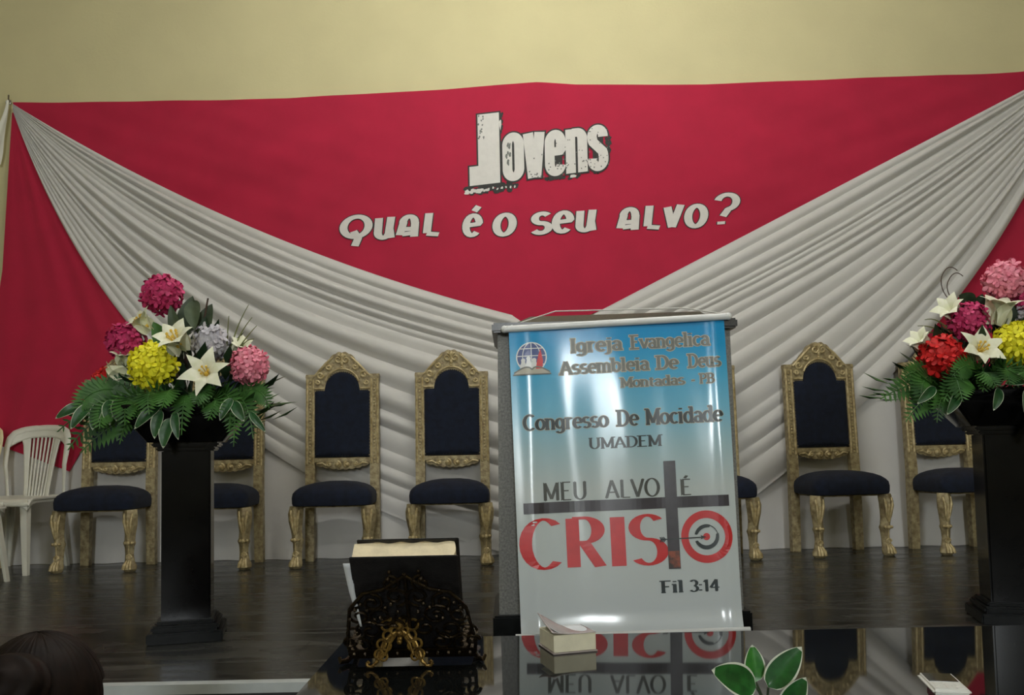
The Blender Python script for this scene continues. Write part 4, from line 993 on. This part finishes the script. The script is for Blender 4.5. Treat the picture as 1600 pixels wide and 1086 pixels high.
b = MB(); pts = [(-Wd + .002 - .012, .012, L_ - .030), (-Wd - .004, .015, L_ - .075), (-Wd - .002, .012, L_ - .12), (-Wd + .006, -.003, L_ - .16)]
b = MB()
def slip(u, v):
    p = poly_at([(-Wd - .007, .010, L_ - .022), (-Wd - .003, -.003, L_ - .085), (-Wd + .008, -.017, L_ - .165)], v)
    return K(p[0] + (u - .5) * lerp(.017, .004, v), p[1], p[2])
b.grid(slip, 2, 14); so = b.build('paper_slip', M['paper_white']); so.location = bo; m_ = so.modifiers.new('thick', 'SOLIDIFY'); m_.thickness = .0006
tag(so, 'narrow white paper slip hanging out at the left edge of the large black book', 'paper')

# ornate stand
stn = thing('book_stand', 'ornate dark cast metal book stand with gilt scroll leg, on the black table', 'stand', (bo.x, bo.y, TZ0))
so_ = Vector((bo.x, bo.y, TZ0))
def T(x, y, z): return BK(x, y, z) - so_
b = MB()   # leaf-scroll panel against the cover
def sp(cx, cz, r0, r1, a0, turns, y=-.010, rad=.0032, n=18):
    b.tube([T(cx + lerp(r0, r1, k / n) * cos(a0 + 2 * pi * turns * k / n), y, cz + lerp(r0, r1, k / n) * sin(a0 + 2 * pi * turns * k / n)) for k in range(n + 1)], rad, 6)
for s in (-1, 1):
    sp(s * .030, .190, .020, .005, pi / 2, 1.3 * s); sp(s * .022, .155, .026, .006, -pi / 2, -1.3 * s); sp(s * .070, .140, .024, .006, pi / 2, 1.3 * s)
    sp(s * .055, .105, .030, .007, 0, 1.4 * s); sp(s * .098, .105, .024, .006, pi / 2, -1.3 * s); sp(s * .030, .070, .024, .005, pi / 2, 1.2 * s); sp(s * .080, .065, .028, .006, pi, 1.3 * s)
    sp(s * .112, .060, .022, .005, 0, 1.3 * s); sp(s * .060, .030, .024, .005, pi / 2, -1.3 * s); sp(s * .105, .022, .022, .005, pi / 2, 1.3 * s); sp(s * .125, .035, .014, .004, 0, 1.3 * s, rad=.004)
    b.tube([T(0, -.010, .21), T(s * .045, -.010, .175), T(s * .085, -.010, .165), T(s * .115, -.010, .125), T(s * .122, -.010, .08), T(s * .130, -.010, .03), T(s * .128, -.010, .0)], .004, 8)
    for k in range(9): b.ball(T(s * (.02 + .012 * k), -.013, .118 + .022 * sin(k * 1.3)), .0045, 6, 4)
    b.ball(T(s * .032, -.014, .205), .006, 8, 5); b.ball(T(s * .028, -.012, .222), .004, 8, 5)
b.tube([T(0, -.010, 0), T(0, -.010, .215)], .004, 8)
b.build('scroll_panel', M['bronze'], stn)
b = MB(); b.box(T(0, .024, -.007), (.262, .080, .010), .003, Rbk); b.box(T(0, -.0125, .004), (.262, .005, .018), .002, Rbk)
for s in (-1, 1):
    for k in range(5): b.ball(T(s * (.03 + .022 * k), -.016, .004), .005, 6, 4)
b.build('ledge', M['bronze'], stn)
# feet of the stand
for s in (-1, 1):
    b = MB(); b.tube([T(s * .115, .02, -.012), Vector((s * .125, .02, .014)), Vector((s * .135, -.01, .006)), Vector((s * .145, -.025, .008)), Vector((s * .148, -.018, .014))], [.006, .006, .006, .005, .004], 8)
    b.tube([Vector((s * .125, .02, .014)), Vector((s * .128, .07, .006)), Vector((s * .130, .085, .006))], .006, 8)
    b.build('foot', M['bronze'], stn)
# gilt hind leg: leaf ornament with two spreading scroll feet
ox = -.2345 - so_.x; oy = 1.762 - so_.y
def g(x, z, y=0): return Vector((ox + .78 * x, oy + y - .018 * (1 - z / .1), z))
b = MB()
for s in (-1, 1):
    b.tube([g(0, .072), g(s * .020, .066), g(s * .040, .050), g(s * .052, .030), g(s * .058, .014), g(s * .070, .0055), g(s * .080, .006), g(s * .084, .011)], [.005, .005, .005, .0045, .004, .0036, .0035, .004], 8)
    b.tube([g(s * .084, .011), g(s * .080, .015), g(s * .076, .011)], .0032, 6)
    for cx, cz, r in ((.012, .094, .012), (.034, .084, .013), (.030, .064, .012), (.012, .072, .010), (.046, .048, .011), (.032, .044, .010), (.052, .028, .011), (.040, .024, .009)):
        b.tube([g(s * cx + r * cos(a), cz + r * .8 * sin(a), -.003) for a in [2 * pi * k / 14 for k in range(14)]], .0028, 6, closed=True)
    b.tube([g(s * .006, .070), g(s * .026, .047, -.004), g(s * .036, .026, -.004)], .003, 6)
    b.tube([g(s * .002, .06), g(s * .012, .10), g(s * .022, .104)], [.004, .004, .002], 6)
b.tube([g(0, .055), g(0, .085), g(0, .118)], [.006, .005, .002], 8); b.ball(g(0, .068, -.004), .008); b.ball(g(0, .052, -.003), .006)
b.build('hind_leg', M['brass'], stn)
b = MB(); b.tube([g(0, .100), T(0, -.012, .10)], .004, 8); b.build('hinge', M['bronze'], stn)

# ------------------------------------------------------------------ small thick book with a curling cover
sb = thing('pocket_book', 'small thick pocket book with pale page edges and curled cover, before the banner', 'book', (.1085, 1.895, TZ0), radians(16))
b = MB(); b.box((0, 0, .0215), (.094, .098, .035), .001); b.build('pages', M['pages_pale'], sb)
b = MB(); b.box((0, 0, .002), (.100, .104, .003), .001); b.build('back_cover', M['cover_grey'], sb)
b = MB()
def cov(u, v):
    x = lerp(-.050, .048, u); y = lerp(-.050, .050, v); k = max(0, (.55 - u) / .55) * (.4 + .6 * v)
    return (x, y, .0405 + .030 * k ** 1.8 + .005 * sin(u * 6) * v)
b.grid(cov, 18, 10); o = b.build('front_cover', M['cover_grey'], sb); m_ = o.modifiers.new('thick', 'SOLIDIFY'); m_.thickness = .0012
b = MB()
def lf(u, v):
    x = lerp(-.046, .046, u); y = lerp(-.046, .046, v); k = max(0, (.4 - u) / .4)
    return (x, y, .0393 + .012 * k ** 2)
b.grid(lf, 14, 6); o = b.build('loose_page', M['paper_white'], sb); m_ = o.modifiers.new('thick', 'SOLIDIFY'); m_.thickness = .0005

# ------------------------------------------------------------------ phone on a maroon book
mb_ = tag((lambda b: (b.box((0, 0, .010), (.052, .085, .020), .002), b.build('notebook', M['maroon']))[1])(MB()), 'maroon notebook under the white phone at the lower right', 'book')
mb_.location = (.712, 1.452, TZ0); mb_.rotation_euler = (0, 0, radians(-12))
ph = thing('phone', 'small white phone with dark screen lying on the maroon notebook at the lower right', 'phone', (.708, 1.465, TZ0 + .020), radians(-12))
b = MB(); b.box((0, 0, .005), (.058, .108, .010), .004); b.build('shell', M['phone_white'], ph)
b = MB(); b.box((0, .022, .0102), (.046, .052, .0012), .0005); b.build('screen', M['phone_dark'], ph)
b = MB()
for r in range(4):
    for c in range(3): b.box((-.015 + .015 * c, -.014 - .010 * r, .0104), (.012, .0075, .0016), .0006)
b.build('keypad', M['phone_white'], ph)

# ------------------------------------------------------------------ variegated cutting near the lens
pot = Vector((.368, 1.30, TZ0))
pv = thing('potted_plant', 'green leaves with white edges rising at the bottom, on the table near the front', 'plant', pot)
b = MB(); b.loft([[(r * cos(2 * pi * k / 24), r * sin(2 * pi * k / 24), z) for k in range(24)] for r, z in ((.022, 0), (.026, .002), (.030, .030), (.031, .034), (.028, .034), (.026, .026), (.004, .025))]); b.build('pot', M['black_gloss'], pv)
q = rel(pot)
b = MB()
TP = [(.352, 1.30, .845), (.354, 1.31, .850), (.368, 1.295, .846), (.385, 1.28, .815)]
for p in TP: b.tube(curve_pts(q(.368, 1.30, .800), q(.366, 1.30, .82), q(*p), 6), .0018, 6)
b.build('stem', M['leaf_grey'], pv)
for a, d, w_, mm in ((TP[0], (.281, 1.275, .878), .021, 'leaf_var2'), (TP[1], (.352, 1.315, .904), .014, 'leaf_fresh'), (TP[2], (.418, 1.29, .905), .018, 'leaf_var2'), (TP[3], (.416, 1.27, .866), .015, 'leaf_var2')):
    if 'leaf_var2' not in M: M['leaf_var2'] = mat('rich variegated green', (.02, .15, .025), .35, scale=60, c2=(.010, .085, .015))
    if 'leaf_edge2' not in M: M['leaf_edge2'] = mat('white leaf margin', (.78, .82, .70), .4, var=.04)
    leaf(pv, q(*a), q(*d), w_ * 1.15, M[mm], M['leaf_edge2'], .06, nrm=(0, -1, .5), name='leaf', em=.14)

# ------------------------------------------------------------------ child in the lower left corner, seen from behind
pr = thing('person', 'dark-haired child seen from behind in the lower left corner, hair in a bun', 'person', (-.722, 1.33, -.004))
bm = bmesh.new(); sk = bm.verts.layers.skin.verify()
def V(p, r, par=None, root=False):
    v = bm.verts.new(p); v[sk].radius = r if isinstance(r, tuple) else (r, r); v[sk].use_root = root
    if par: bm.edges.new((par, v))
    return v
pel = V((0, 0, .47), (.085, .065), root=True); wa = V((0, 0, .55), (.075, .058), pel); ch = V((0, .005, .65), (.085, .060), wa); sh = V((0, 0, .71), (.060, .045), ch)
nk = V((0, 0, .755), (.034, .034), sh); jw = V((0, .012, .795), (.055, .060), nk); hd = V((0, .004, .845), (.072, .080), jw); tp = V((0, -.002, .895), (.055, .062), hd)
for s in (-1, 1):
    hp = V((s * .050, 0, .43), .056, pel); kn = V((s * .055, .008, .24), .036, hp); an = V((s * .055, -.004, .055), .024, kn); to = V((s * .060, .085, .022), .022, an)
    so2 = V((s * .098, 0, .690), .034, sh); el = V((s * .135, -.01, .560), .024, so2); wr = V((s * .140, .03, .455), .016, el); pm = V((s * .140, .038, .425), (.020, .012), wr)
    for k, ll in enumerate((.034, .040, .038, .030)):
        f1 = V((s * .140, .024 + .010 * k, .400), .0055, pm); f2 = V((s * .137, .026 + .010 * k, .400 - ll * .5), .005, f1); V((s * .131, .027 + .010 * k, .400 - ll), .0045, f2)
    t1 = V((s * .138, .058, .420), .006, wr); V((s * .134, .066, .402), .005, t1)
me = bpy.data.meshes.new('body'); bm.to_mesh(me); bm.free(); me.materials.append(M['skin'])
bd = bpy.data.objects.new('body', me); COL.objects.link(bd); bd.parent = pr
bd.modifiers.new('skin', 'SKIN').use_smooth_shade = True
ss = bd.modifiers.new('sub', 'SUBSURF'); ss.levels = 2; ss.render_levels = 2
b = MB()
for s in (-1, 1): b.ball((s * .028, .082, .842), (.010, .006, .006))
b.build('eyes', M['eye'], pr)
b = MB(); b.tube([(0, .078, .842), (0, .094, .820), (0, .086, .812)], [.006, .011, .007], 8)
for s in (-1, 1): b.ball((s * .074, 0, .835), (.010, .016, .024))
b.build('nose_and_ears', M['skin'], pr)
b = MB(); b.tube([(-.02, .078, .793), (0, .083, .791), (.02, .078, .793)], [.003, .005, .003], 8); b.build('mouth', M['maroon'], pr)
b = MB()   # hair cap with combed grooves
def hc(u, v):
    a = 2 * pi * u; ph_ = lerp(.02, 1.0, v) * radians(118 if sin(a) < .2 else 78)
    gr = 1 + .004 * sin(46 * a + 6 * v) * sin(pi * min(1, v * 1.2)) + .003 * sin(97 * a)
    return (.091 * sin(ph_) * cos(a) * gr, -.006 + .098 * sin(ph_) * sin(a) * gr, .848 + .099 * cos(ph_) * gr)
b.grid(hc, 160, 26); o = b.build('hair', M['hair'], pr)
b = MB()   # coiled bun at the back of the crown
cen = Vector((0, -.088, .885)); x_, y_, d_ = frame_for(Vector((0, -.82, .57)))
def bun(u, v):
    a = 2 * pi * u; t_ = lerp(.04, .75, v) * pi; gr = 1 + .035 * sin(2 * pi * (3.2 * v) + a) + .008 * sin(40 * v + a)
    return cen + (x_ * (cos(a) * sin(t_)) + y_ * (.85 * sin(a) * sin(t_))) * .058 * gr + d_ * (.042 * cos(t_) * gr)
b.grid(bun, 48, 36)
b.build('hair_bun', M['hair'], pr)
b = MB(); n = 32   # dress
b.loft([[(rx * cos(2 * pi * k / n) * (1 + .05 * sin(8 * 2 * pi * k / n) * q_), ry * sin(2 * pi * k / n) * (1 + .05 * sin(8 * 2 * pi * k / n) * q_), z) for k in range(n)]
        for z, rx, ry, q_ in ((.22, .165, .140, 1), (.35, .135, .112, .8), (.48, .105, .086, .3), (.56, .092, .076, 0), (.64, .104, .078, 0), (.70, .098, .066, 0), (.73, .060, .052, 0), (.735, .048, .046, 0))], caps=False)
b.build('dress', M['dress'], pr)
